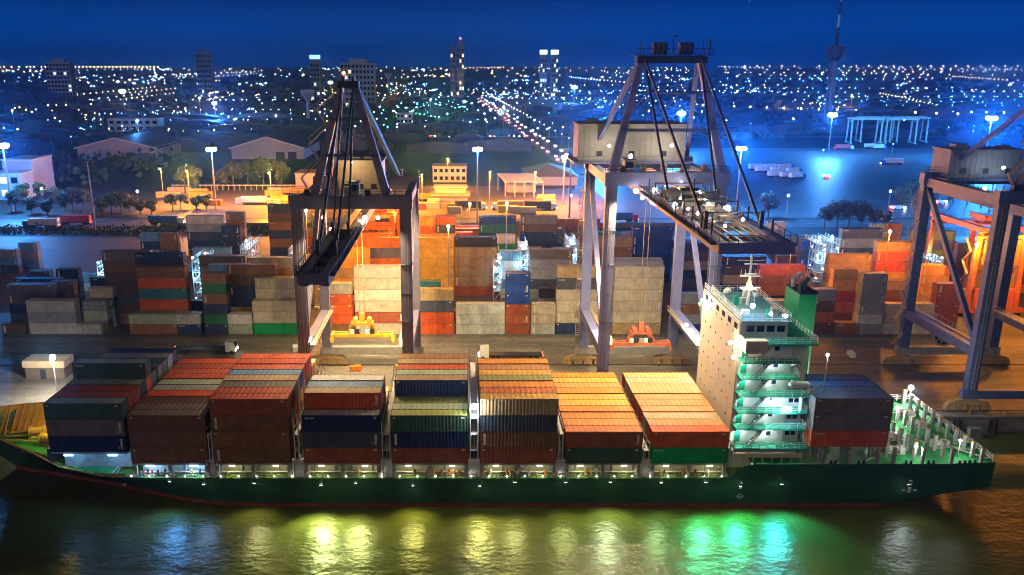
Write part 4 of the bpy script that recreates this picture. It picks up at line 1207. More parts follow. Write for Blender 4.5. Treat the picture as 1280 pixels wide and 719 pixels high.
    while z < ZB - 3:
        a = (-11.6, yl - 1.2 if k % 2 else yl + 1.6, z); b = (-11.6, yl + 1.6 if k % 2 else yl - 1.2, z + 3.2)
        stx.bar((a[0] - 0.35, a[1], a[2]), (b[0] - 0.35, b[1], b[2]), 0.08, 0.16).bar((a[0] + 0.35, a[1], a[2]), (b[0] + 0.35, b[1], b[2]), 0.08, 0.16).bar((a[0] - 0.4, a[1], a[2] + 1), (b[0] - 0.4, b[1], b[2] + 1), 0.06)
        for q_ in range(1, 9):
            t_ = q_ / 9
            stx.span(-11.92, -11.28, a[1] + (b[1] - a[1]) * t_ - 0.12, a[1] + (b[1] - a[1]) * t_ + 0.12, z + 3.2 * t_, z + 3.2 * t_ + 0.05)
        stx.span(-12.1, -11.1, b[1] - 0.5, b[1] + 0.5, z + 3.15, z + 3.25)
        z += 3.2; k += 1
    stx.build('stair', stair_m, T)
    # A-frame, backstays, apex
    AZ = g(apex_z); ay = ys + 2.5
    for sx in (-1, 1):
        MB().bar((sx * a_base, ys, ZB + 1.2), (sx * apex_hw, ay, AZ), 1.5, 1.3, w2=1.0, h2=0.9).build('mast_leg', paint, T)
        MB().bar((sx * (a_base + 0.3), yl, ZB + 1.2), (sx * apex_hw, ay + 0.5, AZ - 0.2), 0.8, 0.7).build('back_stay', paint, T)
    if wide:
        ap = MB().span(-apex_hw - 1.2, apex_hw + 1.2, ay - 1.3, ay + 1.3, AZ - 1.4, AZ - 0.2)
        ap.span(-apex_hw - 2.0, apex_hw + 2.0, ay - 1.9, ay + 1.9, AZ - 0.1, AZ + 0.05)
        for k in range(10):
            xk = -apex_hw - 1.9 + k * (2 * apex_hw + 3.8) / 9
            ap.bar((xk, ay - 1.85, AZ), (xk, ay - 1.85, AZ + 1.15), 0.08)
        ap.bar((-apex_hw - 1.9, ay - 1.85, AZ + 1.1), (apex_hw + 1.9, ay - 1.85, AZ + 1.1), 0.09)
        head = ap.build('apex_platform', dark_s, T)
        for xk in (-3.0, -2.1, -1.2, 1.6, 2.5, 3.4):
            MB().tube((xk - 0.3, ay, AZ + 1.1), (xk + 0.3, ay, AZ + 1.1), 1.1, n=14).build('rope_sheave', dark_s, head)
        MB().bar((0.3, ay, AZ), (0.3, ay, AZ + 3.4), 0.18).bar((0.3, ay, AZ + 3.2), (1.2, ay, AZ + 3.2), 0.18).bar((-5.5, ay, AZ), (-5.5, ay, AZ + 3.0), 0.1).bar((5.6, ay, AZ), (5.6, ay, AZ + 3.0), 0.1).bar((6.8, ay, AZ), (6.8, ay, AZ + 2.8), 0.22).build('apex_mast', dark_s, head)
        for xk in (-3.5, 2.2):
            MB().bar((xk - 3.4, ay + 0.3, AZ - 10.5), (xk + 4.5, ay + 0.3, AZ - 1.0), 0.25).build('mast_brace', paint, T)
    else:
        ap = MB().span(-apex_hw - 0.8, apex_hw + 0.8, ay - 0.8, ay + 0.8, AZ - 0.9, AZ + 0.3)
        head = ap.build('apex_platform', dark_s, T)
        for xk in (-0.9, 0.9):
            MB().tube((xk - 0.25, ay, AZ + 0.5), (xk + 0.25, ay, AZ + 0.5), 0.75, n=12).build('rope_sheave', dark_s, head)
        MB().ball((0, 0, 0), 0.35).build('aviation_lamp', g_red, head, (-0.8, ay, AZ + 1.7))
        # zigzag stair on the left leg
        zs = MB()
        for k in range(6):
            t0, t1 = k / 6.5, (k + 1) / 6.5
            lx = lambda t: -(a_base + (apex_hw - a_base) * t) - 0.9
            lz = lambda t: ZB + 1.2 + (AZ - ZB - 1.2) * t
            o0, o1 = (-2.4, 0.2) if k % 2 else (0.2, -2.4)
            zs.bar((lx(t0) + o0, ys + 0.9, lz(t0)), (lx(t1) + o1, ys + 0.9, lz(t1)), 0.7, 0.22)
            zs.bar((lx(t0) + o0, ys + 0.5, lz(t0) + 1), (lx(t1) + o1, ys + 0.5, lz(t1) + 1), 0.08)
        zs.build('stair', stair_m, T)
    for kz in (0.36, 0.68):
        xw = a_base + (apex_hw - a_base) * kz
        zz = ZB + 1.2 + (AZ - ZB - 1.2) * kz
        yy = ys + 2.5 * kz
        MB().bar((-xw, yy, zz), (xw, yy, zz), 0.5, 0.5).build('mast_tie', paint, T)
        MB().bar((-xw - 0.6, yy - 0.9, zz + 0.3), (xw + 0.6, yy - 0.9, zz + 0.3), 0.8, 0.08).build('mast_walkway', dark_s, T)
    # boom: two box girders, tip beam, cross beams, rails, walkways
    BZ = g(boomz)
    yt = tip - (SEA + LAND) / 2
    yb = yl + 14
    for sx in (-1, 1):
        MB().span(sx * hw - 0.55, sx * hw + 0.55, yt + 0.9, yb, BZ - (1.5 if wide else 1.8), BZ).build('boom_girder', paint, T)
        wkb = MB().span(sx * (hw + 0.98) - 0.4, sx * (hw + 0.98) + 0.4, yt + 1, ys - 2, BZ - 0.4, BZ - 0.3)
        n = 22
        for k in range(n + 1):
            yy = yt + 1 + (ys - 3 - yt) * k / n
            wkb.bar((sx * (hw + 1.3), yy, BZ - 0.3), (sx * (hw + 1.3), yy, BZ + 0.8), 0.07)
        wkb.bar((sx * (hw + 1.3), yt + 1, BZ + 0.8), (sx * (hw + 1.3), ys - 2, BZ + 0.8), 0.08)
        wkb.build('boom_walkway', dark_s, T)
    tb_ = MB().span(-hw - 0.7, hw + 0.7, yt - 0.2, yt + 0.9, BZ - 1.3, BZ + 0.1)
    for k in range(9):
        xk = -hw - 0.8 + k * (2 * hw + 1.6) / 8
        tb_.bar((xk, yt - 0.4, BZ + 0.1), (xk, yt - 0.4, BZ + 1.2), 0.08)
    tb_.bar((-hw - 0.8, yt - 0.4, BZ + 1.15), (hw + 0.8, yt - 0.4, BZ + 1.15), 0.09)
    tb_.build('boom_tip_beam', paint, T)
    nc = 7
    for k in range(1, nc):
        yy = yt + (ys - yt) * k / nc
        MB().span(-hw + 0.56, hw - 0.56, yy - 0.3, yy + 0.3, BZ - 1.1, BZ - 0.5).build('boom_cross_beam', walk_m if wide else dark_s, T)
    if wide:
        # upper posts of the boom and clutter between the girders: festoon trays, machinery, rails
        pm1 = MB().bar((0, 0, 0), (0, 0, 2.1), 0.22).mesh('boom_post', dark_s)
        bm1 = MB().bar((-hw, 0, 0), (hw, 0, 0), 0.18).mesh('boom_arch', dark_s)
        for k in range(9):
            yy = yt + 6 + (ys - yt - 10) * k / 8
            for sx in (-1, 1):
                put('boom_post', pm1, T, (sx * (hw - 0.1), yy, BZ))
            if k % 2: put('boom_arch', bm1, T, (0, yy, BZ + 2.0))
        for k in range(12):      # small work lamps along both girders
            yy = yt + 9 + (ys - yt - 11) * k / 11
            MB().ball((0, 0, 0), 0.24).build('work_lamp', g_white if k % 3 else g_warm, T, ((hw - 0.9) * (1 if k % 2 else -1) * (0.4 + 0.6 * ((k * 7) % 5) / 4), yy, BZ + 0.5 + 0.25 * (k % 4)))
            if k % 2 == 0: light('boom_light', (0.8, yy, BZ + 1.7), FN, 260, 0.2, T)
        tr = MB()
        for xx in (-3.2, -2.2, -1.0, 0.6, 1.8, 2.9):
            tr.span(xx - 0.16, xx + 0.16, yt + 1.2, ys - 1, BZ - 0.45, BZ - 0.25)
        r2 = random.Random(5)
        for k in range(70):
            yy = r2.uniform(yt + 12, ys - 3); xx = r2.uniform(-hw + 1, hw - 1)
            tr.bar((xx, yy, BZ - 0.2), (xx + r2.uniform(-2, 2), yy + r2.uniform(-3, 3), BZ + r2.uniform(0.1, 0.9)), 0.14)
        tr.build('festoon_tray', walk_m, T)
        for k in range(20):
            yy = r2.uniform(yt + 14, ys - 4); xx = r2.uniform(-hw + 1.4, hw - 1.4)
            MB().span(-0.8, 0.8, -0.6, 0.6, 0, r2.uniform(0.7, 1.5)).build('motor_box', r2.choice((walk_m, cab_m, grey_s)), T, (xx, yy, BZ - 0.25), r2.uniform(-0.3, 0.3))
        tw = MB().span(-4.2, 4.2, -3, 3, -0.1, 0.35).tube((-1.4, 0.4, 1.2), (1.4, 0.4, 1.2), 0.9, n=14).span(-3.6, -1.8, -1.2, 1.2, 0.35, 2.0).span(2.0, 3.8, -1.6, 0.6, 0.35, 1.6)
        tw.build('trolley', dark_s, T, (0, ys - 16, BZ + 0.1))
    else:
        MB().span(-hw + 0.56, hw - 0.56, yt + 1, ys - 2, BZ - 1.6, BZ - 1.5).span(-1.5, 1.5, ys - 14, ys - 10, BZ - 0.6, BZ + 0.4).build('trolley_deck', dark_s, T)
    # forestays
    fs = ((0.38, 0.96), (0.80, 1.0)) if wide else ((0.34, 1.0), (0.70, 1.0))
    for sx in (-1, 1):
        for (k, kk) in fs:
            hx = hw - 0.3 if wide else min(1.3, hw)
            q = MB().bar((sx * (apex_hw if wide else apex_hw * 0.9), ay - 0.8, AZ - 0.2), (sx * hx, ys + (yt - ys) * k, BZ + (0.4 if wide else 0.1)), 0.34, 0.34)
            q.build('fore_stay', cable_m, T)
            MB().bar((sx * hx, ys + (yt - ys) * k, BZ - 0.05), (sx * hx, ys + (yt - ys) * k - 0.1, BZ + 2.4), 0.5, 0.5).build('stay_lug', dark_s, T)
    # machine house on the back reach, with louvres, door and roof units
    hx0, hx1, hy0, hy1, hz0, hz1 = house
    mh = MB().span(hx0, hx1, hy0, hy1, g(hz0), g(hz1)).span(hx0 - 0.25, hx1 + 0.25, hy0 - 0.25, hy1 + 0.25, g(hz1), g(hz1) + 0.25)
    mho = mh.build('machine_house', house_m, T)
    n = int((hx1 - hx0) / 1.1)
    rb = MB()
    for k in range(n + 1):
        xk = hx0 + 0.1 + k * (hx1 - hx0 - 0.2) / n
        rb.span(xk - 0.05, xk + 0.05, hy0 - 0.07, hy0 - 0.003, g(hz0), g(hz1))
    rb.build('wall_rib', house_m, mho)
    for k in range(3):
        xk = hx0 + (hx1 - hx0) * (0.2 + 0.3 * k)
        MB().span(xk - 0.6, xk + 0.6, hy0 - 0.11, hy0 - 0.08, g(hz0) + 0.9, g(hz0) + 2.0).build('louvre', dark_s, mho)
    MB().span(hx0 + 2, hx0 + 4.4, hy0 + 2, hy0 + 4.4, g(hz1) + 0.26, g(hz1) + 1.1).span(hx1 - 4, hx1 - 2.2, hy0 + 2, hy0 + 4, g(hz1) + 0.26, g(hz1) + 0.9).build('roof_unit', grey_s, mho)
    pl_ = MB().span(hx0 - 1.2, hx1 + 1.2, hy0 - 2.2, hy1 + 1.2, g(hz0) - 0.4, g(hz0) - 0.004)
    n = 12
    for k in range(n + 1):
        xk = hx0 - 1.1 + k * (hx1 - hx0 + 2.2) / n
        pl_.bar((xk, hy0 - 2.1, g(hz0)), (xk, hy0 - 2.1, g(hz0) + 1.1), 0.07)
    pl_.bar((hx0 - 1.1, hy0 - 2.1, g(hz0) + 1.1), (hx1 + 1.1, hy0 - 2.1, g(hz0) + 1.1), 0.08)
    pl_.build('house_platform', paint, T)
    # operator cabin and electric rooms on the portal
    cb = MB().span(-0.9, 0.9, -1.1, 1.1, 0, 2.2)
    c_ = cb.build('operator_cabin', cab_m, T, (hw * 0.35 if not wide else -6.8, ys + (2.0 if not wide else 1.2), ZB + 1.2))
    MB().span(-0.7, 0.7, -1.16, -1.103, 0.7, 1.8).build('cabin_window', glass_s, c_)
    MB().span(-1.1, 1.1, -1.3, 1.3, 2.2, 2.36).build('cabin_roof', dark_s, c_)
    # hoist ropes to the spreader
    # flood lamps
    for (lx, ly, lz, m, c, wts, r, aim) in lamps:
        MB().ball((0, 0, 0), r, 0, 8, 6).build('flood_lamp', m, T, (lx, ly, g(lz)))
        if wts:
            if aim is None:
                light('crane_light', (lx, ly - 0.2, g(lz) - r - 0.2), c, wts * CRANE_GAIN, 0.4, T)
            else:
                light('crane_light', (lx, ly - 0.2, g(lz) - r - 0.2), c, wts * CRANE_GAIN, 0.4, T, 125, Vector((aim[0], aim[1], aim[2])), 0.7)
    if reel:
        rr = MB().tube((0, -0.25, 0), (0, 0.25, 0), 2.3, n=20)
        r_ = rr.build('cable_reel', dark_s, T, (-2.2, yl - 1.6, 7.6))
        rim = MB()
        for k in range(20):
            a0, a1 = 2 * math.pi * k / 20, 2 * math.pi * (k + 1) / 20
            for rad, w in ((2.35, 0.3), (1.3, 0.12)):
                rim.bar((rad * math.cos(a0), -0.3, rad * math.sin(a0)), (rad * math.cos(a1), -0.3, rad * math.sin(a1)), w, 0.35)
            if k % 2 == 0: rim.bar((0, -0.32, 0), (2.3 * math.cos(a0), -0.32, 2.3 * math.sin(a0)), 0.1)
        rim.build('reel_rim', grey_s, r_)
    return T
YM = (SEA + LAND) / 2
FW = (1.0, 0.74, 0.40)
FN = (1.0, 0.86, 0.62)
crane('mauve gantry crane on the left, narrow peak, black inside its lowered boom', -20.7, cp_a, 44.3, 1.45, 109.0, 1.1, 65.4, 6.6, (-5.4, 3.8, 8.5, 15, 42.6, 49.2), house_tan, False,
      [(2.6, -13.9, 41.6, g_warm, FW, 15000, 0.4, (0, 60, -60)), (-5, -13.9, 41.6, g_warm, FW, 9000, 0.35, (2, -25, -40)), (5, -13.9, 41.6, g_warm, FW, 13000, 0.35, (10, 40, -40)),
       (-4, 12.0, 42.2, g_warm, FW, 7000, 0.3, (2, -4, -60)), (4, 12.0, 42.2, g_warm, FW, 7000, 0.3, (8, 4, -60)), (0, 13.9, 41.6, g_warm, FW, 17000, 0.35, (0, 40, -60)), (-9, -11, 17.4, g_warm, FW, 500, 0.28, None), (9, -9, 17.4, g_warm, FW, 700, 0.28, None), (-2, 4.5, 49.5, g_warm, FW, 260, 0.28, None)], 40.8)  # last lamp added to brighten the machine house
crane('lilac gantry crane in the middle with wide cluttered boom over the bridge house', 36.8, cp_b, 48.6, 4.1, 101.0, 5.0, 70.2, 9.9, (-13.4, 8.5, 8.0, 16.0, 49.4, 56.6), house_wht, True,
      [(-5.8, -14.4, 46.6, g_white, FW, 16000, 0.45, (-25, -30, -40)), (-3, -17, 47.2, g_white, FN, 5000, 0.4, (-3, 20, -60)), (0.5, -19, 47.4, g_white, FN, 5000, 0.45, (0, -60, -60)), (3.4, -22, 47.4, g_white, FN, 0, 0.4, None),
       (-2, -25, 47.4, g_white, FN, 4000, 0.35, (-20, -40, -60)), (2.2, -30, 47.4, g_white, FN, 2600, 0.4, (-10, -60, -60)), (4.0, -36, 47.2, g_white, FN, 2200, 0.45, (0, -60, -60)), (-3.4, -33, 47.3, g_white, FN, 0, 0.35, None),
       (0.6, -41, 47.0, g_white, FN, 2600, 0.4, (-20, -50, -50)), (3.0, -27, 47.6, g_white, FN, 0, 0.35, None), (3.2, -14.6, 46.4, g_white, FN, 9000, 0.35, (10, 50, -50)), (-5, 12.0, 46.6, g_warm, FW, 7000, 0.3, (-30, -4, -60)), (5, 12.0, 46.6, g_warm, FW, 6000, 0.3, (0, 4, -60)), (-4, 13.9, 46.4, g_warm, FW, 17000, 0.35, (-10, 50, -60)),
       (8.5, -11.5, 17.4, g_white, FW, 600, 0.35, None), (8.5, -7, 17.2, g_white, FW, 600, 0.35, None), (8.6, -2, 17.2, g_white, FW, 300, 0.35, None), (-9.0, -4, 17.2, g_white, FN, 500, 0.35, None), (-9.0, -9, 17.2, g_white, FN, 500, 0.3, None),
       (-6.0, -21, 46.4, g_white, FN, 3400, 0.35, (7.5, -33, 16)), (-6.4, -11.0, 52.5, g_white, (0.8, 0.85, 1.0), 60, 0.35, None), (-8, 2.5, 53.0, g_white, FN, 320, 0.3, None), (4.5, 3.0, 53.0, g_white, FN, 320, 0.3, None)], 47.0)  # last two lamps added to brighten the machine house wall
crane('slate gantry crane at the right edge with a cable reel between its legs', 108.6, cp_c, 45.2, 2.6, 111.5, 1.4, 65.4, 6.8, (-8.4, 7, 8.5, 15, 45.8, 51.4), house_gry, False,
      [(3, 13.6, 43.0, g_warm, (1.0, 0.55, 0.15), 14000, 0.35, (-6, 40, -60)), (0, 4, 48.5, g_white, (0.7, 0.85, 1.0), 150, 0.3, None)], 42.6, True)  # second lamp added to light the machine house

# spreaders under the cranes, each with its ropes
def spreader(label, loc, m, top):
    T = empty('spreader', loc, 0, label, 'spreader')
    b = MB().span(-6.0, 6.0, -0.95, -0.45, -0.3, 0.35).span(-6.0, 6.0, 0.45, 0.95, -0.3, 0.35).span(-3.2, -2.6, -0.45, 0.45, -0.2, 0.3).span(2.6, 3.2, -0.45, 0.45, -0.2, 0.3)
    b.build('main_beam', m, T)
    for s in (-1, 1):
        MB().span(s * 5.95 - 0.25, s * 5.95 + 0.25, -1.25, 1.25, -0.42, 0.42).build('end_beam', m, T)
        for y in (-1.1, 1.1):
            MB().prism([(-0.3, -0.4), (0.3, -0.4), (0.5, -1.3), (-0.1, -1.3)], -0.2, 0.2).build('flipper', m, T, (s * 6.1, y, 0))
        MB().bar((s * 2.6, 0, 0.35), (s * 1.8, 0, 2.2), 0.4, 1.0).build('headblock_bracket', m, T)
    h = MB().span(-2.2, 2.2, -0.9, 0.9, 2.2, 2.7).tube((-1.4, -0.9, 3.1), (-1.4, 0.9, 3.1), 0.5, n=10).tube((1.4, -0.9, 3.1), (1.4, 0.9, 3.1), 0.5, n=10).span(-0.5, 0.5, -0.5, 0.5, 2.7, 4.6)
    h.build('headblock', m, T)
    for k in range(5):
        MB().span(-0.42, 0.42, -0.35, 0.35, 0, 0.9).build('hydraulic_box', (white_s, dark_s, grey_s)[k % 3], T, (-2.0 + k, -0.55, 0.36))
    rp_ = MB()
    for sx in (-0.5, 0.5):
        rp_.bar((sx, 0, 3.2), (sx, 0, top - loc[2]), 0.10)
    rp_.build('hoist_rope', rope_m, T)
spreader('yellow spreader hanging inside the left crane above a grey sill beam', (-20.2, 155.5, 16.6), yel_s, 41.5)
spreader('orange red spreader with lit headblock hanging inside the middle crane', (37.0, 163.5, 12.0), mat('spreader_red', (0.55, 0.14, 0.06), 0.5, var=0.3), 46.0)
# ------------------------------------------------------------------ yard equipment, masts, vehicles, trees, depot
BLUE = (0.03, 0.30, 1.0)
SOD = (1.0, 0.32, 0.02)
MAST_GAIN, DEPOT_GAIN = 6.0, 6.5
mast_m = mat('mast_steel', (0.30, 0.31, 0.32), 0.5, var=0.2)
g_star = glow('mast_lamp_blue', (0.75, 0.90, 1.0), 120)
g_sod = glow('mast_lamp_amber', (1.0, 0.66, 0.22), 120)
def high_mast(px, py, Y, label, colr, watts, m, r=0.8, ring=1.5, n=6, lit=True, group='floodlight masts of the port'):
    r *= 1.35
    X, Z = at_y(px, py, Y)
    T = empty('floodlight_mast', (X, Y, GZ), 0, label, 'light mast', group)
    H = Z - GZ
    MB().tube((0, 0, 0), (0, 0, H), 0.42, 0.2, 8).span(-0.7, 0.7, -0.7, 0.7, 0, 0.3).build('pole', mast_m, T)
    q = MB()
    for k in range(12):
        a, b = 2 * math.pi * k / 12, 2 * math.pi * (k + 1) / 12
        q.bar((ring * math.cos(a), ring * math.sin(a), H), (ring * math.cos(b), ring * math.sin(b), H), 0.18)
    q.bar((-ring, 0, H), (ring, 0, H), 0.15).bar((0, -ring, H), (0, ring, H), 0.15)
    q.build('head_ring', mast_m, T)
    if lit:
        lampm = MB().ball((0, 0, 0), r, 0, 8, 6).mesh('lamp_head', m)
        for k in range(n):
            a = 2 * math.pi * (k + 0.5) / n
            put('lamp_head', lampm, T, (ring * math.cos(a), ring * math.sin(a), H - r * 0.8))
        if watts: light('mast_light', (0, 0, H - 2.2), colr, watts * MAST_GAIN, 1.2, T)
        if watts and colr is BLUE and Y < 700 and (X > 60 or X < -150):      # extra spot toward the yard, added for haze glow and blue wash
            light('added_yard_spot', (0, -ring - 0.8, H - 0.6), colr, 130000, 0.8, T, 150, Vector((-X * 0.25, -ring - 0.8 - Y * 0.25, H - 6)), 0.5)
    return T
high_mast(3, 180, 372, 'blue floodlight mast at the left edge beside the pale blue shed', BLUE, 55000, g_star)
high_mast(264, 185, 378, 'blue floodlight mast behind the tall grey container stack, left of the left crane', BLUE, 9000, g_star, 0.6, 1.6)
high_mast(597, 185, 322, 'blue floodlight mast standing between the left and middle cranes', BLUE, 7000, g_star, 0.5, 1.4)
high_mast(718, 108, 1250, 'far blue floodlight mast left of the middle crane apex', BLUE, 260000, g_star, 1.3, 2.4)
high_mast(750, 155, 507, 'blue floodlight mast just above the white machine house', BLUE, 90000, g_star, 0.6, 1.3)
high_mast(852, 140, 632, 'blue floodlight mast seen between the middle crane stays', BLUE, 130000, g_star, 0.95, 1.9)
high_mast(927, 184, 368, 'blue floodlight mast at the near edge of the truck lot', BLUE, 70000, g_star, 0.6, 1.5)
high_mast(1041, 142, 612, 'blue floodlight mast far out on the truck lot', BLUE, 100000, g_star, 0.95, 2.0)
high_mast(1240, 146, 577, 'upper of two blue floodlight masts above the right crane house', BLUE, 200000, g_star, 0.9, 2.3)
high_mast(1249, 187, 352, 'lower of two blue floodlight masts above the right crane house', BLUE, 60000, g_star, 0.6, 1.6)
high_mast(268, 128, 900, 'small blue floodlight mast over the far left roofs', BLUE, 90000, g_star, 0.8, 1.4)
high_mast(1244, 300, 246, 'amber lamp mast behind the orange yard crane', SOD, 22000, g_sod, 0.3, 0.9, 4)
high_mast(706, 195, 392, 'amber lamp mast left of the middle crane legs', SOD, 42000, g_sod, 0.6, 0.7, 3)
high_mast(714, 197, 330, 'unlit grey mast beside the amber lamp mast', SOD, 0, g_sod, 0.4, 0.8, 4, False)
high_mast(109, 202, 326, 'unlit dark mast at the left behind the low navy stack', SOD, 0, g_sod, 0.4, 0.8, 4, False)
high_mast(503, 212, 330, 'slim unlit mast right of the left crane portal', SOD, 0, g_sod, 0.4, 0.6, 4, False)
high_mast(153, 113, 1220, 'large amber lamp on a mast among the far left lights', SOD, 260000, g_sod, 1.5, 2.0)
high_mast(413, 102, 1780, 'large amber lamp on a mast left of the left crane apex', SOD, 300000, g_sod, 1.8, 2.4)
# quay lamp on the left with the white star, and its hut
X, Y = at_z(72, 492, GZ)
T = empty('quay_lamp', (X, Y, GZ), 0, 'bright white lamp on a short post on the quay above the bow', 'street lamp')
MB().tube((0, 0, 0), (0, 0, 7.4), 0.14, 0.09, 8).span(-0.3, 0.3, -0.3, 0.3, 0, 0.2).build('post', mast_m, T)
MB().ball((0, 0, 7.9), 0.6, 0, 8, 6).build('lamp_head', g_white, T)
light('quay_light', (0, -0.8, 7.6), (1.0, 0.93, 0.8), 15000, 0.4, T)
hut_m = mat('hut_cream', (0.58, 0.46, 0.28), 0.6, var=0.25)
T = empty('quay_hut', (-90.4, 168.0, GZ), 0, 'small cream hut with a dark lower wall on the quay left of the white lamp', 'hut')
MB().span(-4.2, 4.2, -2, 2, 0, 2.6).build('wall', mat('hut_brown', (0.16, 0.12, 0.09), 0.7), T)
MB().span(-4.5, 4.5, -2.3, 2.3, 2.6, 4.1).build('roof', hut_m, T)
MB().span(-1.0, 0.2, -2.06, -2.003, 0, 2.1).build('door', dark_s, T)

# reefer racks: tall platforms with sockets and cold white lamps
rack_m = mat('rack_steel', (0.42, 0.50, 0.55), 0.5, var=0.2)
def reefer_rack(px, Y, levels, label, depth=12.0, w=2.2, watts=900):
    X = x_at(px, Y, 12)
    T = empty('reefer_rack', (X, Y + depth / 2, GZ), 0, label, 'reefer rack', 'reefer racks between the stacks')
    H = levels * 2.85
    q = MB()
    ny = 6
    for sx in (-1, 1):
        for k in range(ny):
            q.bar((sx * w / 2, -depth / 2 + depth * k / (ny - 1), 0), (sx * w / 2, -depth / 2 + depth * k / (ny - 1), H + 1.1), 0.2)
    q.build('frame', rack_m, T)
    for l in range(1, levels + 1):
        f = MB().span(-w / 2, w / 2, -depth / 2, depth / 2, l * 2.85 - 0.1, l * 2.85)
        for hh in (0.55, 1.1):
            f.bar((-w / 2, -depth / 2, l * 2.85 + hh), (w / 2, -depth / 2, l * 2.85 + hh), 0.09)
            for sx in (-1, 1):
                f.bar((sx * w / 2, -depth / 2, l * 2.85 + hh), (sx * w / 2, depth / 2, l * 2.85 + hh), 0.08)
        f.bar((-w / 2, -depth / 2 - 0.05, l * 2.85 - 2.8), (w / 2, -depth / 2 - 0.05, l * 2.85), 0.16)
        f.build('platform', rack_m, T)
        for k in range(2):
            MB().ball((0, 0, 0), 0.26).build('rack_lamp', g_cool, T, ((-0.5 if (k + l) % 2 else 0.5) * w * 0.8, -depth / 2 + 0.3 + k * depth * 0.45, l * 2.85 + 1.2))
    light('rack_light', (0, -depth / 2 - 1.2, H * 0.75), (0.35, 0.75, 1.0), watts, 0.3, T)
    light('rack_light', (0, 0, H + 2.2), (0.3, 0.7, 1.0), watts * 1.6, 0.3, T)
    return T
reefer_rack(247, 214, 5, 'blue lit reefer rack left of the taupe stack')
reefer_rack(308, 217, 6, 'blue lit reefer rack between the taupe and cream topped stacks')
reefer_rack(368, 212, 6, 'white lit reefer rack against the left crane front leg')
reefer_rack(622, 226, 4, 'blue lit reefer rack left of the pale blue short stack')
reefer_rack(655, 229, 5, 'blue lit reefer rack left of the grey and taupe stack')
reefer_rack(716, 236, 5, 'blue lit reefer rack behind the middle crane left legs')
reefer_rack(1026, 236, 5, 'tall blue lit reefer rack above the green funnel', 10)
reefer_rack(1042, 238, 5, 'second blue lit reefer rack above the green funnel', 10)
reefer_rack(126, 232, 3, 'small blue lit reefer rack right of the bright blue pair', 8)
reefer_rack(1172, 226, 4, 'pale blue reefer rack between the legs of the right crane', 8)

# rubber-tyred yard cranes
def yard_crane(label, X, Y, paint, sx_=6.5, sy_=12.0, H=24.0, rz=0.0, group=None, loads=True):
    T = empty('yard_crane', (X, Y, GZ), rz, label, 'yard crane', group)
    for a in (-1, 1):
        for b in (-1, 1):
            MB().bar((a * sx_, b * sy_, 1.6), (a * sx_ * 0.86, b * sy_, H - 1.4), 1.3, 1.0, w2=1.1).build('leg', paint, T)
            for k in (-0.9, 0.9):
                MB().tube((0, -0.35, 0.85), (0, 0.35, 0.85), 0.85, n=12).build('wheel', tyre_m, T, (a * sx_ + k, b * sy_, 0))
    for b in (-1, 1):
        MB().span(-sx_ - 2, sx_ + 2, b * sy_ - 0.6, b * sy_ + 0.6, 1.2, 2.5).build('sill_beam', paint, T)
        MB().span(-sx_, sx_, b * sy_ - 0.55, b * sy_ + 0.55, H - 3.2, H - 2.2).build('top_tie', paint, T)
    for a in (-1, 1):
        MB().span(a * sx_ * 0.86 - 0.7, a * sx_ * 0.86 + 0.7, -sy_ - 1.5, sy_ + 1.5, H - 1.4, H).build('main_girder', paint, T)
    if loads:
        MB().span(-5.2, 4.8, -sy_ - 1.6, -sy_ - 0.62, 2.6, 8.0).build('generator_box', paint, T)
        MB().span(-4.8, 4.6, -sy_ - 1.2, -sy_ - 0.62, 14.6, H - 3.3).build('electric_box', paint, T)
        tr = MB().span(-5.4, 5.4, -3.2, 2.6, H + 0.05, H + 0.5).span(-3.6, 0.4, -2.2, 1.6, H + 0.5, H + 2.4).span(1.2, 3.4, -1.6, 1.2, H + 0.5, H + 1.8)
        for k in range(7):
            tr.bar((-5.2 + k * 1.73, -3.1, H + 0.5), (-5.2 + k * 1.73, -3.1, H + 1.6), 0.1)
        tr.bar((-5.2, -3.1, H + 1.6), (5.2, -3.1, H + 1.6), 0.1)
        tr.build('trolley', paint, T, (0, -6, 0))
        MB().span(-1, 1, -1.2, 1.2, -3.2, -0.8).build('operator_cabin', cab_m, T, (-3, -sy_ + 2.6, H - 0.8))
        st = MB()
        for k in range(6):
            st.bar((-sx_ - 1.0, -sy_ + (0 if k % 2 else 3), 2.5 + k * 3.1), (-sx_ - 1.0, -sy_ + (3 if k % 2 else 0), 5.6 + k * 3.1), 0.6, 0.15)
        st.build('stair', stair_m, T)
        hs_ = MB()
        for k in range(10):
            hs_.bar((-3.8 + k * 0.8, -sy_ - 0.72, 13.2 + (k % 3) * 0.5), (-3.0 + k * 0.8, -sy_ - 0.72, 14.2 - (k % 2) * 1.0), 0.18)
        hs_.span(-4.2, 4.2, -sy_ - 0.9, -sy_ - 0.62, 12.4, 12.8)
        hs_.build('cable_loom', dark_s, T)
    return T
or_m = mat('crane_orange', (0.80, 0.19, 0.02), 0.45, var=0.2)
yard_crane('orange yard crane standing in the stacks behind the right gantry crane', 141.0, 222.0, or_m, 6.6, 11.0, 24.5)
yard_crane('second orange yard crane half hidden under the left crane boom', -28.0, 268.0, or_m, 6.0, 10.0, 19.0)
rt_m = mat('crane_pale_green', (0.35, 0.50, 0.36), 0.5, var=0.2)
for k, (px, nm) in enumerate(((1078, 'leftmost'), (1100, 'second from the left'), (1121, 'third from the left'), (1146, 'rightmost'))):
    Xr, Yr = at_z(px, 181, GZ)
    yard_crane('pale green yard crane beyond the truck lot, %s of four' % nm, Xr, Yr + (k % 2) * 14, rt_m, 6.0, 11.5, 22.0, R(82), 'yard cranes beyond the truck lot', False)
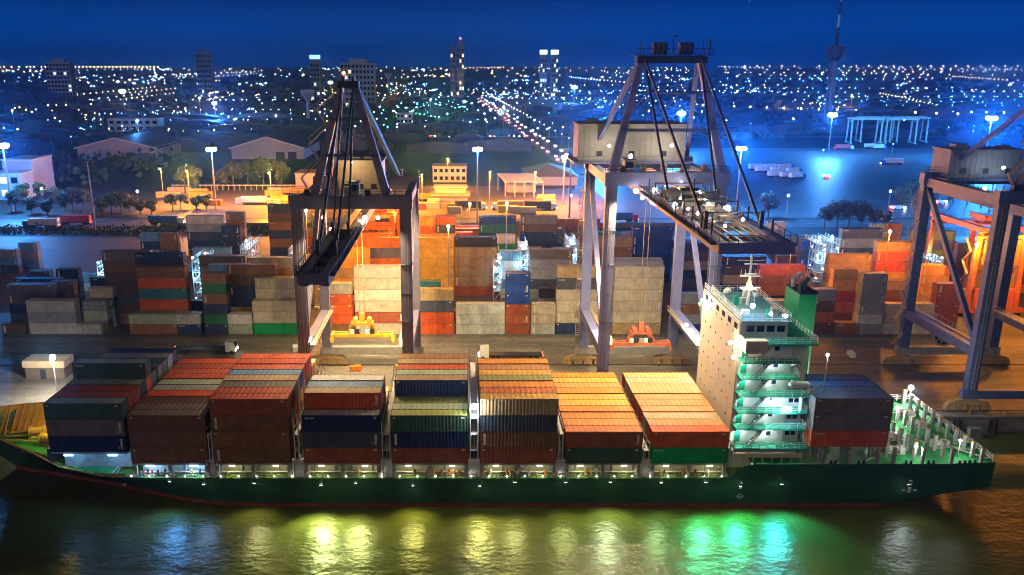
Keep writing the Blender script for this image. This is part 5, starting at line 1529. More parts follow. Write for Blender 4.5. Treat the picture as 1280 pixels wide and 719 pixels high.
# straddle machine working at the foot of the crane
def reach_stacker(label, X, Y, rz, m):
    T = empty('reach_stacker', (X, Y, GZ), rz, label, 'reach stacker')
    MB().span(-3.6, 3.6, -1.5, 1.5, 0.9, 2.4).span(-3.8, -1.6, -1.4, 1.4, 2.4, 3.3).build('chassis', m, T)
    MB().span(-1.0, 0.8, -0.9, 0.9, 2.4, 4.2).build('cab', glass_s, T)
    MB().bar((-3.2, 0, 3.6), (4.6, 0, 8.2), 0.9, 0.9).build('boom', m, T)
    MB().span(4.4, 5.2, -4.0, 4.0, 6.6, 7.4).build('spreader_frame', m, T)
    for x in (-2.6, 2.4):
        for y in (-1.6, 1.6):
            MB().tube((x, y - 0.35, 0.9), (x, y + 0.35, 0.9), 0.9, n=12).build('wheel', tyre_m, T)
reach_stacker('yellow reach stacker in front of the orange stacks under the left crane', -30.5, 222.0, 0.4, yel_s)

# lorries and cars
red_m = mat('lorry_red', (0.5, 0.05, 0.03), 0.4)
blu_m = mat('lorry_blue', (0.04, 0.16, 0.45), 0.4)
wht_m = mat('lorry_white', (0.7, 0.7, 0.68), 0.4)
def lorry(label, X, Y, rz, cab, box, group=None, L=12.0, tail=True, box_h=2.7, z=None):
    T = empty('lorry', (X, Y, (GZ + 0.03) if z is None else z), rz, label, 'lorry', group)
    c = MB().prism([(L / 2 + 0.3, 0.7), (L / 2 + 2.6, 0.7), (L / 2 + 2.6, 1.9), (L / 2 + 2.3, 3.0), (L / 2 + 0.3, 3.1)], -1.2, 1.2)
    cb = c.build('cab', cab, T)
    MB().add([(L / 2 + 2.615, -1.0, 1.95), (L / 2 + 2.615, 1.0, 1.95), (L / 2 + 2.33, 1.0, 2.9), (L / 2 + 2.33, -1.0, 2.9)], [(0, 1, 2, 3)]).build('windscreen', glass_s, cb)
    MB().span(-L / 2, L / 2 + 1.5, -0.5, 0.5, 0.75, 1.15).span(-L / 2, L / 2, -1.2, 1.2, 1.15, 1.3).build('chassis', dark_s, T)
    if box is not None:
        MB().span(-L / 2, L / 2, -1.22, 1.22, 1.304, 1.3 + box_h).build('cargo_box', box, T)
    wm2 = MB().tube((0, -0.17, 0.5), (0, 0.17, 0.5), 0.5, n=8).mesh('wheel', tyre_m)
    for x in (L / 2 + 1.7, L / 2 - 0.6, L / 2 - 1.9, -L / 2 + 1.4, -L / 2 + 2.7):
        for y in (-1.05, 1.05):
            put('wheel', wm2, T, (x, y, 0))
    for y in (-0.85, 0.85):
        MB().span(L / 2 + 2.6, L / 2 + 2.72, y - 0.2, y + 0.2, 0.9, 1.2).build('headlight', g_white, T)
        if tail: MB().span(-L / 2 - 0.1, -L / 2, y - 0.25, y + 0.25, 1.0, 1.35).build('tail_light', g_red, T)
    return T
for (px, py, rz, cab, box, lab) in (
        (96, 281, 3.14, wht_m, red_m, 'red boxed lorry driving on the blue lit road at the left'),
        (56, 285, 3.14, blu_m, wht_m, 'pale boxed lorry at the left end of the road'),
        (205, 281, 0, wht_m, blu_m, 'blue boxed lorry on the road behind the yard, left of the tall grey stack'),
        (772, 277, 0, red_m, blu_m, 'blue boxed lorry with red cab behind the middle crane legs'),
        (730, 283, 3.14, wht_m, None, 'empty flatbed lorry behind the middle crane left legs')):
    X, Y = at_z(px, py, GZ)
    lorry(lab, X, Y, rz, cab, box)
k = 0
for (px, py) in ((944, 213), (952, 216), (962, 213), (971, 217), (980, 213), (990, 218), (968, 222), (983, 223), (994, 224), (1087, 186), (1098, 187)):
    X, Y = at_z(px, py, GZ)
    lorry('parked lorry with pale tarpaulin in the cluster on the truck lot', X, Y, 0.25 + 0.1 * (k % 3), blu_m, wht_m, 'lorries parked on the truck lot', 9.0, False); k += 1
X, Y = at_z(1117, 206, GZ); lorry('lone white boxed lorry with its cab to the left, driving across the truck lot', X, Y, 3.14, blu_m, wht_m)
X, Y = at_z(1053, 187, GZ); lorry('red boxed lorry at the far side of the truck lot', X, Y, 0.1, wht_m, red_m)


lorry('grey flatbed lorry without load on the apron behind the middle crane', 12.0, 178.2, 3.14, wht_m, None)
lorry('white lorry with an empty bed on the apron left of the left crane', -62.0, 182.2, 0, wht_m, None)
lorry('red lorry with a brown box waiting on the apron right of the bridge house', 72.0, 186.2, 3.14, red_m, bog_m)
hcm = MB().span(-6.2, 6.2, -3.0, 3.0, 0, 0.5)
for k in range(8): hcm.span(-6.0 + k * 1.6, -5.7 + k * 1.6, -2.9, 2.9, 0.5, 0.62)
hcv = hcm.mesh('spare_hatch_cover', grey_s)
for k, (x_, y_) in enumerate(((-6.0, 160.5), (8.0, 161.0), (80.0, 161.5))):
    tag(put('spare_hatch_cover', hcv, None, (x_, y_, GZ + 0.01)), 'grey hatch cover lying on the quay, %s' % ('right of the left crane', 'left of the middle crane', 'behind the stern stacks')[k], 'hatch cover')
bin_m = MB().span(-1.2, 1.2, -0.6, 0.6, 0.15, 1.1).span(-1.1, -0.9, -0.6, 0.6, 0, 0.15).span(0.9, 1.1, -0.6, 0.6, 0, 0.15)
for k, (x_, y_, nm, mm, pos) in enumerate(((-14.0, 171.5, 'yellow', yel_s, 'between the left crane bogies'), (-24.0, 171.0, 'orange', org_s, 'at the left crane landside bogies'), (4.5, 173.0, 'blue', blu_m, 'right of the left crane'), (30.0, 179.0, 'red', red_m, 'behind the middle crane'), (63.0, 170.0, 'orange', org_s, 'right of the bridge house'), (90.0, 180.0, 'white', wht_m, 'left of the right crane'), (-40.0, 184.0, 'white', wht_m, 'left of the left crane'))):
    tag(put('lashing_bin', bin_m.mesh('lashing_bin', mm), None, (x_, y_, GZ + 0.01), 0.3 * k), '%s steel lashing bin standing on the apron %s' % (nm, pos), 'bin')
def car_meshes():
    b = MB().prism([(-2.1, 0.35), (2.1, 0.35), (2.15, 0.75), (1.2, 0.9), (0.7, 1.4), (-1.2, 1.45), (-1.9, 0.95), (-2.15, 0.9)], -0.85, 0.85)
    out = {}
    for nm, mm in (('white', wht_m), ('red', red_m), ('dark', dark_s), ('blue', blu_m)):
        out[nm] = b.mesh('car', mm)
    h = MB().ball((2.2, -0.6, 0.7), 0.5).ball((2.2, 0.6, 0.7), 0.5).mesh('headlights', glow('headlight_glow', (1.0, 0.95, 0.85), 22))
    t = MB().ball((-2.2, -0.6, 0.8), 0.5).ball((-2.2, 0.6, 0.8), 0.5).mesh('tail_lights', glow('taillight_glow', (1.0, 0.06, 0.03), 16))
    return out, h, t, MB().tube((0, -0.1, 0.32), (0, 0.1, 0.32), 0.32, n=8).mesh('wheel', tyre_m)
CARM, HL, TL, WL = car_meshes()
def car(X, Y, rz, colr, label, group, sc=1.0):
    o = put('car', CARM[colr], None, (X, Y, GZ + 0.05), rz)
    tag(o, label, 'car', group)
    o.scale = (sc, sc, sc)
    put('headlights', HL, o); put('tail_lights', TL, o)
    for x in (-1.3, 1.3):
        for y in (-0.8, 0.8): put('wheel', WL, o, (x, y, 0))
    return o
cr_ = random.Random(31)
for k in range(46):
    t = (k / 46) ** 1.3
    Y = 570 + 1000 * t + cr_.uniform(-6, 6)
    xm = 72 - 46 * (Y - 560) / 1140
    inbound = k % 2 == 0
    car(xm + (5 if inbound else -5) + cr_.uniform(-1.5, 1.5), Y, R(-92.3) if inbound else R(87.7), cr_.choice(('white', 'dark', 'red', 'blue')),
        'car with white headlights coming down the far avenue' if inbound else 'car with red tail lights driving up the far avenue', 'cars coming down the avenue' if inbound else 'cars driving up the avenue', 1.0)
for k in range(26):
    X = -330 + k * 16 + cr_.uniform(-6, 6)
    car(X, 757 + (6 if k % 2 else 0), 0 if k % 2 else 3.14, cr_.choice(('white', 'dark', 'blue')), 'car crossing on the far highway behind the left crane', 'cars on the far highway')
for (px, py, rz, lab) in ((1033, 222, 1.4, 'small car with red tail lights alone on the truck lot'), (1175, 255, 0.3, 'car with white lights near the trees at right'), (1122, 262, 0, 'car with red lights beside the trees at right')):
    X, Y = at_z(px, py, GZ)
    car(X, Y, rz, 'white', lab, None, 1.3)

# trees
leaf_a = mat('leaves_dark', (0.045, 0.075, 0.03), 0.7, var=0.5, scale=0.5)
leaf_b = mat('leaves_olive', (0.08, 0.09, 0.035), 0.7, var=0.5, scale=0.5)
bark_m = mat('bark', (0.09, 0.065, 0.045), 0.85)
tr_ = random.Random(77)
def crown_mesh(H, Rr, leafm, seed, dens=1000):
    r = random.Random(seed)
    m = MB()
    lobes = [(r.uniform(-0.55, 0.55) * Rr, r.uniform(-0.55, 0.55) * Rr, H * r.uniform(0.36, 0.86), Rr * r.uniform(0.28, 0.55)) for _ in range(13)]
    for k in range(dens):
        lx, ly, lz, lr = r.choice(lobes)
        d = Vector((r.gauss(0, 1), r.gauss(0, 1), r.gauss(0, 0.8))).normalized() * lr * r.uniform(0.55, 1.05)
        c = Vector((lx, ly, lz)) + d
        n = (d.normalized() + Vector((r.uniform(-.6, .6), r.uniform(-.6, .6), r.uniform(-.3, .6)))).normalized()
        a = n.orthogonal().normalized() * r.uniform(0.25, 0.6); b = n.cross(a).normalized() * r.uniform(0.2, 0.45)
        m.add([c - a, c - b, c + a, c + b], [(0, 1, 2, 3)])
    return m.mesh('tree_crown', leafm)
def trunk_mesh(H, Rr, seed):
    r = random.Random(seed + 5)
    m = MB().tube((0, 0, 0), (0.1, 0, H * 0.45), 0.34, 0.22, 8)
    for k in range(5):
        a = r.uniform(0, 6.28)
        m.tube((0.1, 0, H * r.uniform(0.28, 0.45)), (Rr * 0.6 * math.cos(a), Rr * 0.6 * math.sin(a), H * r.uniform(0.6, 0.8)), 0.15, 0.05, 6)
    return m.mesh('tree_trunk', bark_m)
KIND = []
for s, (H, Rr, lm_) in enumerate(((11, 4.6, leaf_a), (9, 4.2, leaf_b), (13, 5.2, leaf_a), (7, 3.2, leaf_b))):
    KIND.append((trunk_mesh(H, Rr, s), crown_mesh(H, Rr, lm_, s)))
TN = {}
def tree(px, py, kind, sc, label, group):
    if '%s' in label:
        TN[label] = TN.get(label, 0) + 1
        label = label % ordinal(TN[label])
    X, Y = at_z(px, py, GZ)
    T = empty('tree', (X, Y, GZ), tr_.uniform(0, 6), label, 'tree', group)
    T.scale = (sc, sc, sc * tr_.uniform(0.9, 1.1))
    put('trunk', KIND[kind][0], T); put('crown', KIND[kind][1], T)
gR, gL, gD = 'dark trees at the right behind the yard', 'dark trees at the left beyond the road', 'trees along the sodium lit depot'
for px, py, k, sc in sorted(((1030, 286, 0, 0.9), (1046, 288, 2, 1.0), (1060, 287, 0, 1.1), (1076, 287, 2, 1.05), (1092, 288, 1, 1.0), (1108, 284, 3, 0.9))):
    tree(px, py, k, sc, '%s tree from the left in the dark clump behind the right side of the yard', gR)
tree(960, 272, 1, 1.15, 'round dark tree standing alone behind the middle crane boom tip', None)
for px, py, k, sc in sorted(((92, 268, 2, 1.0), (104, 266, 0, 1.0), (82, 264, 1, 0.9), (140, 268, 0, 0.9), (152, 268, 2, 0.85), (162, 266, 1, 0.9), (176, 268, 3, 1.0), (128, 270, 3, 1.1), (190, 268, 3, 0.9), (60, 270, 3, 1.1), (40, 268, 1, 0.9), (20, 266, 0, 0.9), (70, 255, 1, 1.0), (50, 250, 3, 1.2), (30, 252, 3, 1.2))):
    tree(px, py, k, sc, '%s tree from the left in the dark belt beyond the road at the left', gL)
for px, py, k, sc in sorted(((216, 264, 0, 0.85), (226, 262, 2, 0.75), (246, 262, 3, 1.0), (258, 262, 3, 1.0), (232, 243, 0, 1.3), (244, 240, 1, 1.3), (292, 236, 0, 1.5), (310, 232, 2, 1.3), (330, 232, 0, 1.4), (352, 232, 1, 1.4), (280, 236, 1, 1.3))):
    tree(px, py, k, sc, '%s tree from the left beside the sodium lit depot left of the left crane', gD)
for px, py, k, sc in sorted(((1128, 262, 1, 1.1), (1142, 255, 0, 1.1), (1156, 258, 3, 1.2), (1172, 250, 2, 1.0), (1190, 256, 1, 1.0), (1208, 258, 0, 1.0), (1226, 260, 2, 0.9))):
    tree(px, py, k, sc, '%s tree from the left in the dark row behind the right crane', 'trees behind the right crane')
# low hedge of scrub between road and yard
hd = MB(); r = random.Random(9)
for k in range(2600):
    x = r.uniform(-210, -70); y = r.uniform(318, 333); z = GZ + abs(r.gauss(0, 0.7)) + 0.1
    a = r.uniform(0.3, 0.8); t = r.uniform(0, 3.14)
    hd.add([(x - a * math.cos(t), y - a * math.sin(t), z), (x, y, z - 0.3), (x + a * math.cos(t), y + a * math.sin(t), z + 0.2), (x, y, z + 0.5)], [(0, 1, 2, 3)])
tag(hd.build('scrub', leaf_a), 'dark scrub between the yard and the road', 'scrub', None, 'stuff')

# ---------------- depot and buildings behind the yard
wall_c = mat('wall_cream', (0.52, 0.44, 0.32), 0.7, var=0.15, scale=0.1)
wall_g = mat('wall_grey', (0.38, 0.37, 0.36), 0.7, var=0.2, scale=0.1)
wall_b = mat('wall_pale_blue', (0.40, 0.47, 0.52), 0.7, var=0.15, scale=0.1)
roof_d = mat('roof_dark', (0.05, 0.055, 0.065), 0.55, var=0.25, scale=0.1)
roof_t = mat('roof_tan', (0.40, 0.30, 0.18), 0.6, var=0.25, scale=0.2)
roof_w = mat('roof_pale', (0.58, 0.57, 0.52), 0.55, var=0.15, scale=0.1)
lit_w = glow('window_lit', (1.0, 0.78, 0.45), 2.2)
lit_c = glow('window_lit_cool', (0.65, 0.9, 1.0), 2.0)
def gable_hall(label, px0, px1, py, wall_h, ridge_h, depth, wm, rm, skew=0.0):
    X0, Y = at_z(px0, py, GZ); X1, _ = at_z(px1, py, GZ)
    T = empty('warehouse', ((X0 + X1) / 2, Y, GZ), skew, label, 'warehouse')
    w = (X1 - X0) / 2
    MB().prism([(-w, 0), (w, 0), (w, wall_h), (0, ridge_h), (-w, wall_h)], 0, depth).build('wall', wm, T)
    r = MB()
    for sgn in (-1, 1):
        r.add([(sgn * (w + 1.6), -1.5, wall_h - 0.4), (0, -1.5, ridge_h + 0.25), (0, depth + 1.5, ridge_h + 0.25), (sgn * (w + 1.6), depth + 1.5, wall_h - 0.4),
               (sgn * (w + 1.6), -1.5, wall_h - 0.9), (0, -1.5, ridge_h - 0.25), (0, depth + 1.5, ridge_h - 0.25), (sgn * (w + 1.6), depth + 1.5, wall_h - 0.9)],
              [(0, 1, 2, 3), (7, 6, 5, 4), (0, 4, 5, 1), (2, 6, 7, 3), (0, 3, 7, 4)])
    ro = r.build('roof', rm, T)
    MB().bar((-w - 1.6, -1.62, wall_h - 0.5), (0, -1.62, ridge_h + 0.15), 0.2, 0.9).bar((w + 1.6, -1.62, wall_h - 0.5), (0, -1.62, ridge_h + 0.15), 0.2, 0.9).build('fascia', roof_w, ro)
    rb = MB(); n = 18
    for k in range(1, n):
        x = -w + 2 * w * k / n
        rb.span(x - 0.12, x + 0.12, -0.1, -0.003, 0, wall_h + (ridge_h - wall_h) * (1 - abs(x) / w) - 0.8)
    rb.build('wall_rib', wm, T)
    for k, x in enumerate((0.35, 0.68)):
        MB().span(w * x - 3, w * x + 3, -0.16, -0.11, 0, 5.0).build('loading_door', dark_s, T)
    return T
gable_hall('pale gabled warehouse with dark roof at the left, behind the unlit mast', 98, 196, 200, 8.6, 15.0, 60, wall_g, roof_d)
gable_hall('pale gabled warehouse with dark roof left of the left crane', 290, 380, 199, 8.0, 15.2, 66, wall_g, roof_d)
def block(label, cat, px0, px1, py, h, depth, wm, rm, rows_=0, cols=0, lit=0.0, name='office_building', wz=1.6, litm=None, flat=True, parapet=0.6):
    X0, Y = at_z(px0, py, GZ); X1, _ = at_z(px1, py, GZ)
    w = (X1 - X0) / 2
    T = empty(name, ((X0 + X1) / 2, Y, GZ), 0, label, cat)
    MB().span(-w, w, 0, depth, 0, h).build('wall', wm, T)
    ro = MB().span(-w - 0.4, w + 0.4, -0.4, depth + 0.4, h + 0.003, h + parapet)
    ro.build('roof', rm, T)
    if rows_:
        fh = h / rows_
        ww = 2 * w / cols
        wm_ = MB().span(-ww * 0.3, ww * 0.3, -0.08, 0.02, -fh * 0.24, fh * 0.24).mesh('window', glass_s)
        wl_ = MB().span(-ww * 0.3, ww * 0.3, -0.08, 0.02, -fh * 0.24, fh * 0.24).mesh('window', litm or lit_w)
        rr = random.Random(len(label))
        for i in range(rows_):
            for j in range(cols):
                put('window', wl_ if rr.random() < lit else wm_, T, (-w + (j + 0.5) * ww, 0, (i + 0.55) * fh))
    return T
block('cream two storey depot office with wide flat roof, right of the left crane', 'office', 541, 583, 228, 8.6, 14, wall_c, roof_t, 2, 6, 0.1)
X0, Y0 = at_z(563, 254, GZ)
T = empty('stepped_canopy', (X0, Y0, GZ), 0, 'lower cream canopy building with stepped roof in front of the depot office', 'building')
MB().span(-8.5, 8.5, 0, 8, 0, 3.4).build('wall', mat('wall_mauve', (0.30, 0.24, 0.30), 0.7), T)
MB().span(-9.5, 9.5, -1, 9, 3.404, 4.6).build('roof', roof_t, T)
MB().span(-7.5, 7.5, 2, 9, 4.604, 7.0).span(-8.2, 8.2, 1.5, 9.5, 7.004, 7.7).build('upper_storey', wall_c, T)
X0, Y0 = at_z(655, 246, GZ)
T = empty('open_shed', (X0, Y0, GZ), 0, 'open shed with a pale slatted roof on posts in the sodium lit depot', 'shed')
sh = MB()
for k in range(12):
    sh.add([(-10 + k * 1.66, 0, 7.6), (-10 + k * 1.66 + 1.5, 0, 7.6), (-10 + k * 1.66 + 1.5 - 3, 24, 8.8), (-10 + k * 1.66 - 3, 24, 8.8), (-10 + k * 1.66, 0, 7.3), (-10 + k * 1.66 + 1.5, 0, 7.3), (-10 + k * 1.66 + 1.5 - 3, 24, 8.5), (-10 + k * 1.66 - 3, 24, 8.5)],
           [(0, 1, 2, 3), (7, 6, 5, 4), (0, 4, 5, 1), (1, 5, 6, 2), (2, 6, 7, 3), (3, 7, 4, 0)])
sh.build('roof', roof_w, T)
for k in range(5):
    for y in (0.5, 23):
        MB().span(-0.25, 0.25, -0.25, 0.25, 0, 7.3).build('post', grey_s, T, (-9.5 + k * 4.8 - (2.8 if y > 1 else 0), y, 0))
MB().span(-8, 7, 14, 22, 0, 4.2).build('stored_goods', wall_c, T)
X0, Y0 = at_z(690, 232, GZ)
T = empty('hipped_hall', (X0, Y0, GZ), 0, 'low hall with dark brown hipped roof beside the amber lamp mast', 'hall')
MB().span(-14, 14, 0, 34, 0, 5).build('wall', wall_g, T)
hr = MB().add([(-15, -1, 5), (15, -1, 5), (15, 35, 5), (-15, 35, 5), (0, 12, 10), (0, 24, 10)], [(0, 1, 4), (1, 2, 5, 4), (2, 3, 5), (3, 0, 4, 5), (0, 3, 2, 1)])
hr.build('roof', mat('roof_brown', (0.16, 0.10, 0.06), 0.7), T)
block('pale blue tall shed at the left edge below the left floodlight mast', 'shed', 8, 44, 242, 17, 22, wall_b, roof_w, 0, 0, name='tall_shed')
block('lower pale blue shed in front of the tall one at the left edge', 'shed', -12, 28, 250, 12.5, 14, wall_b, roof_w, 2, 3, 0.5, name='low_shed', litm=lit_c)
block('long pale three storey building with rows of dark windows beyond the left warehouse', 'building', 136, 199, 165, 12.0, 16, wall_c, roof_w, 2, 7, 0.0, name='long_building')
block('striped round looking pale block right of the left crane apex', 'building', 496, 515, 161, 15.0, 14, wall_g, roof_w, 3, 4, 0.2, name='pale_block')
block('low cream shed with brown roof left of the left crane', 'shed', 370, 402, 236, 8, 16, wall_c, roof_t, name='depot_shed')
# depot clutter: boundary wall, stored boxes, parked lorries under the sodium lamps
X0, Y0 = at_z(300, 238, GZ)
fw_ = empty('depot_fence', (X0, Y0, GZ), 0, 'long fence on posts along the back of the sodium lit depot', 'fence')
MB().span(-36, 34, -0.1, 0.1, 2.4, 3.0).build('top_rail', grey_s, fw_)
pm_ = MB().span(-0.2, 0.2, -0.2, 0.2, 0, 3.2).mesh('fence_post', grey_s)
for k in range(24): put('fence_post', pm_, fw_, (-36 + k * 3, 0, 0))
fw_ = empty('yard_wall', (0, 333.0, GZ), 0, 'low concrete wall along the front of the depot behind the yard', 'wall')
wp = MB().span(-2.9, 2.9, -0.12, 0.12, 0, 2.2).mesh('wall_panel', conc_m)
for k in range(40): put('wall_panel', wp, fw_, (-62 + k * 5.9 - 60, 0, 0))
depot_cols = [('yellow', yel_s), ('tan', roof_t), ('cream', wall_c), ('orange', org_s), ('brown', bog_m)]
dr_ = random.Random(4)
for k in range(30):
    px = dr_.uniform(210, 376) if k < 14 else dr_.uniform(505, 690)
    py = dr_.uniform(240, 262) if k < 14 else dr_.uniform(250, 266)
    nm, mm = depot_cols[k % 5]
    X, Y = at_z(px, py, GZ)
    L = dr_.choice((6, 9, 12))
    o = MB().span(-L / 2, L / 2, -1.3, 1.3, 0, 2.6).span(-L / 2 - 0.02, L / 2 + 0.02, -1.33, 1.33, 2.5, 2.75).build('storage_box', mm, None, (X, Y, GZ + 0.02), dr_.uniform(-0.15, 0.15))
    tag(o, '%s storage box lying in the sodium lit depot %s' % (nm, 'left of the left crane' if k < 14 else 'between the cranes'), 'storage box', '%s storage boxes in the depot, %s' % (nm, 'left' if k < 14 else 'middle'))
for k, (px, py, lab) in enumerate(((585, 262, 'flatbed lorry parked by the wall left of the lamp mast'), (638, 262, 'lorry with dark bed parked right of the lamp mast'), (672, 262, 'long lorry with dark bed parked before the open shed'), (540, 252, 'lorry parked beside the stepped canopy building'), (318, 256, 'lorry with pale tank parked in the depot left of the crane'))):
    X, Y = at_z(px, py, GZ)
    lorry(lab, X, Y, 3.14 if k % 2 else 0, wht_m, (dark_s, bog_m, dark_s, yel_s, wall_b)[k])
# sodium lamps of the depot
def depot_lamp(px, py, label, watts, h=16.0):
    X, Y = at_z(px, py, GZ)
    T = empty('depot_lamp', (X, Y, GZ), 0, label, 'street lamp')
    MB().tube((0, 0, 0), (0, 0, h), 0.12, 0.08, 6).bar((0, 0, h), (0, -1.6, h + 0.3), 0.12).build('post', mast_m, T)
    MB().span(-0.3, 0.3, -2.2, -1.4, h + 0.2, h + 0.4).build('lamp_head', g_sod, T)
    light('depot_light', (0, -1.8, h - 0.2), SOD, watts * DEPOT_GAIN, 0.3, T)
for px, py, lab, wts in ((238, 256, 'amber depot lamp nearest the left floodlight mast', 26000), (340, 258, 'amber depot lamp left of the left crane leg', 30000), (205, 252, 'amber depot lamp at the left end of the depot', 3500), (528, 262, 'amber depot lamp right of the left crane portal', 16000),
                         (612, 258, 'amber depot lamp beside the central floodlight mast', 14000), (668, 258, 'amber depot lamp before the open shed', 14000), (480, 262, 'amber depot lamp behind the left crane machine house', 14000), (560, 236, 'amber depot lamp lighting the cream office', 9000)):
    depot_lamp(px, py, lab, wts)
# sodium light inside the left part of the stacks
def lane_lamp(X, Y, label, watts, colr, h=19.0, m=None):
    T = empty('lane_lamp', (X, Y, GZ), 0, label, 'street lamp')
    MB().tube((0, 0, 0), (0, 0, h), 0.16, 0.1, 6).build('post', mast_m, T)
    MB().ball((0, 0, h + 0.3), 0.4, 0, 8, 6).build('lamp_head', m or g_sod, T)
    light('lane_light', (0, -0.3, h - 0.4), colr, watts * 2.4, 0.4, T)
lane_lamp(-37.0, 224.0, 'amber lane lamp among the orange stacks under the left crane', 9000, SOD, 21)
lane_lamp(-4.2, 218.0, 'amber lane lamp beside the tall yellow stack', 4000, SOD, 23)
lane_lamp(-46.0, 236.5, 'added amber lane lamp left of the left crane among yellow stacks', 9000, SOD, 24)  # added to turn the second block golden
lane_lamp(-16.0, 237.0, 'added amber lane lamp in the middle of the golden stacks', 9000, SOD, 26)  # another lamp added for the golden light
lane_lamp(12.5, 237.5, 'added amber lane lamp behind the black topped stack', 7000, SOD, 26)  # added for more golden light on the stacks behind
lane_lamp(-20.0, 262.0, 'amber lane lamp at the rear of the golden stacks', 9000, SOD, 22)
lane_lamp(2.0, 285.0, 'amber lane lamp near the foot of the central floodlight mast', 9000, SOD, 18)
lane_lamp(84.0, 206.0, 'amber lane lamp behind the green funnel', 4000, SOD, 20)
lane_lamp(133.0, 208.5, 'amber lane lamp at the foot of the orange yard crane', 9000, SOD, 20)
lane_lamp(114.0, 216.0, 'amber lane lamp left of the right crane rear leg', 8000, SOD, 22)
lane_lamp(150.0, 190.0, 'amber lane lamp on the apron at the right edge', 5000, SOD, 14)
lane_lamp(149.0, 207.0, 'added amber lane lamp beside the yellow stacks at the right edge', 8000, SOD, 22)  # added to brighten the orange at the right edge
# ------------------------------------------------------------------ the city up to the horizon
conc_t = mat('tower_concrete', (0.20, 0.22, 0.26), 0.7, var=0.2, scale=0.05)
# control tower with tapering head and striped aerial
X, Y = 391.0, 900.0
T = empty('control_tower', (X, Y, GZ), 0, 'slender port control tower with flared head and striped aerial at the upper right', 'control tower')
MB().tube((0, 0, 0), (0, 0, 76), 7.5, 5.6, 16).build('shaft', conc_t, T)
hd_ = MB().tube((0, 0, 74), (0, 0, 80), 6.5, 12.5, 20).tube((0, 0, 80.05), (0, 0, 90), 13.2, 16.4, 20).tube((0, 0, 90.05), (0, 0, 92), 15.5, 8.0, 20)
hd_.build('head', mat('tower_head', (0.06, 0.07, 0.08), 0.5), T)
ae = T
T.scale = (0.62, 0.62, 0.9)
MB().tube((0, 0, 92), (0, 0, 112), 3.0, 2.2, 10).build('aerial_base', dark_s, T)
for k in range(5):
    MB().tube((0, 0, 112 + k * 14), (0, 0, 126 + k * 14), 1.9 - 0.2 * k, 1.7 - 0.2 * k, 8).build('aerial_section', (white_s if k % 2 == 0 else dark_s), T)
def tower(label, px0, px1, py_top, Y, depth, wm, cols, fh, lit, litm, crown=None, name='high_rise'):
    X0, zt = at_y(px0, py_top, Y); X1, _ = at_y(px1, py_top, Y)
    w = (X1 - X0) / 2; h = zt - GZ
    T = empty(name, ((X0 + X1) / 2, Y, GZ), 0, label, 'high-rise')
    MB().span(-w, w, 0, depth, 0, h).build('wall', wm, T)
    MB().span(-w * 0.5, w * 0.5, depth * 0.2, depth * 0.7, h, h + fh * 0.8).build('roof_house', wm, T)
    n = max(2, int(h / fh))
    rr = random.Random(len(label) * 3)
    ww = 2 * w / cols
    a = MB().span(-ww * 0.32, ww * 0.32, -0.6, 0.05, -fh * 0.28, fh * 0.28)
    m0, m1 = a.mesh('window', glass_s), a.mesh('window', litm)
    for i in range(n):
        for j in range(cols):
            put('window', m1 if rr.random() < lit else m0, T, (-w + (j + 0.5) * ww, 0, (i + 0.5) * fh))
    if crown is not None:
        MB().span(-w, w, -0.8, depth, h + 0.01, h + fh * 0.9).build('lit_crown', crown, T)
    return T
tower('dark high-rise on the horizon at the upper left', 244, 251, 66, 1560, 20, conc_t, 3, 9, 0.12, lit_c)
tower('right half of the dark upper left high-rise pair, slightly lower', 253, 262, 66.5, 1572, 20, conc_t, 3, 9, 0.12, lit_c)
tower('left shaft of the tall pair on the horizon near the middle', 563, 569, 60, 1440, 20, conc_t, 2, 9, 0.12, lit_w)
tw_ = tower('right shaft of the tall pair on the horizon near the middle, with red lamp', 571, 580, 56, 1452, 20, conc_t, 3, 9, 0.12, lit_w)
MB().ball((0, 0, 0), 1.6).build('aviation_lamp', g_red, tw_, (0, 3, at_y(575, 55, 1452)[1] - GZ + 9))
cw = glow('crown_white', (0.8, 1.0, 0.9), 2.6)
tower('left of the twin blocks with bright white crowns left of the middle crane', 676, 684, 68, 1440, 20, conc_t, 3, 8, 0.25, lit_c, cw)
tower('right of the twin blocks with bright white crowns left of the middle crane', 690, 698, 68, 1440, 20, conc_t, 3, 8, 0.25, lit_c, cw)
tower('dark far block with a blue roof sign, upper left of the left crane', 387, 398, 74, 1500, 20, conc_t, 3, 8, 0.08, lit_c, glow('sign_blue', (0.25, 0.6, 1.0), 2.4))
tower('wide pale slab block behind the left crane apex', 425, 467, 79, 1260, 26, mat('slab_grey', (0.42, 0.38, 0.36), 0.7, var=0.15, scale=0.02), 9, 8, 0.06, lit_w, None, 'slab_block')
tower('low wide pale slab on the horizon at the far left', 56, 86, 78, 1680, 24, wall_b, 7, 8, 0.1, lit_c, None, 'slab_block')
tower('stepped white building on the far lot beneath the control tower', 973, 979, 131, 1100, 14, wall_c, 2, 7, 0.0, lit_w, None, 'white_block')
tower('lower part of the stepped white building beneath the control tower', 981, 991, 137, 1090, 14, wall_c, 3, 7, 0.0, lit_w, None, 'white_block')
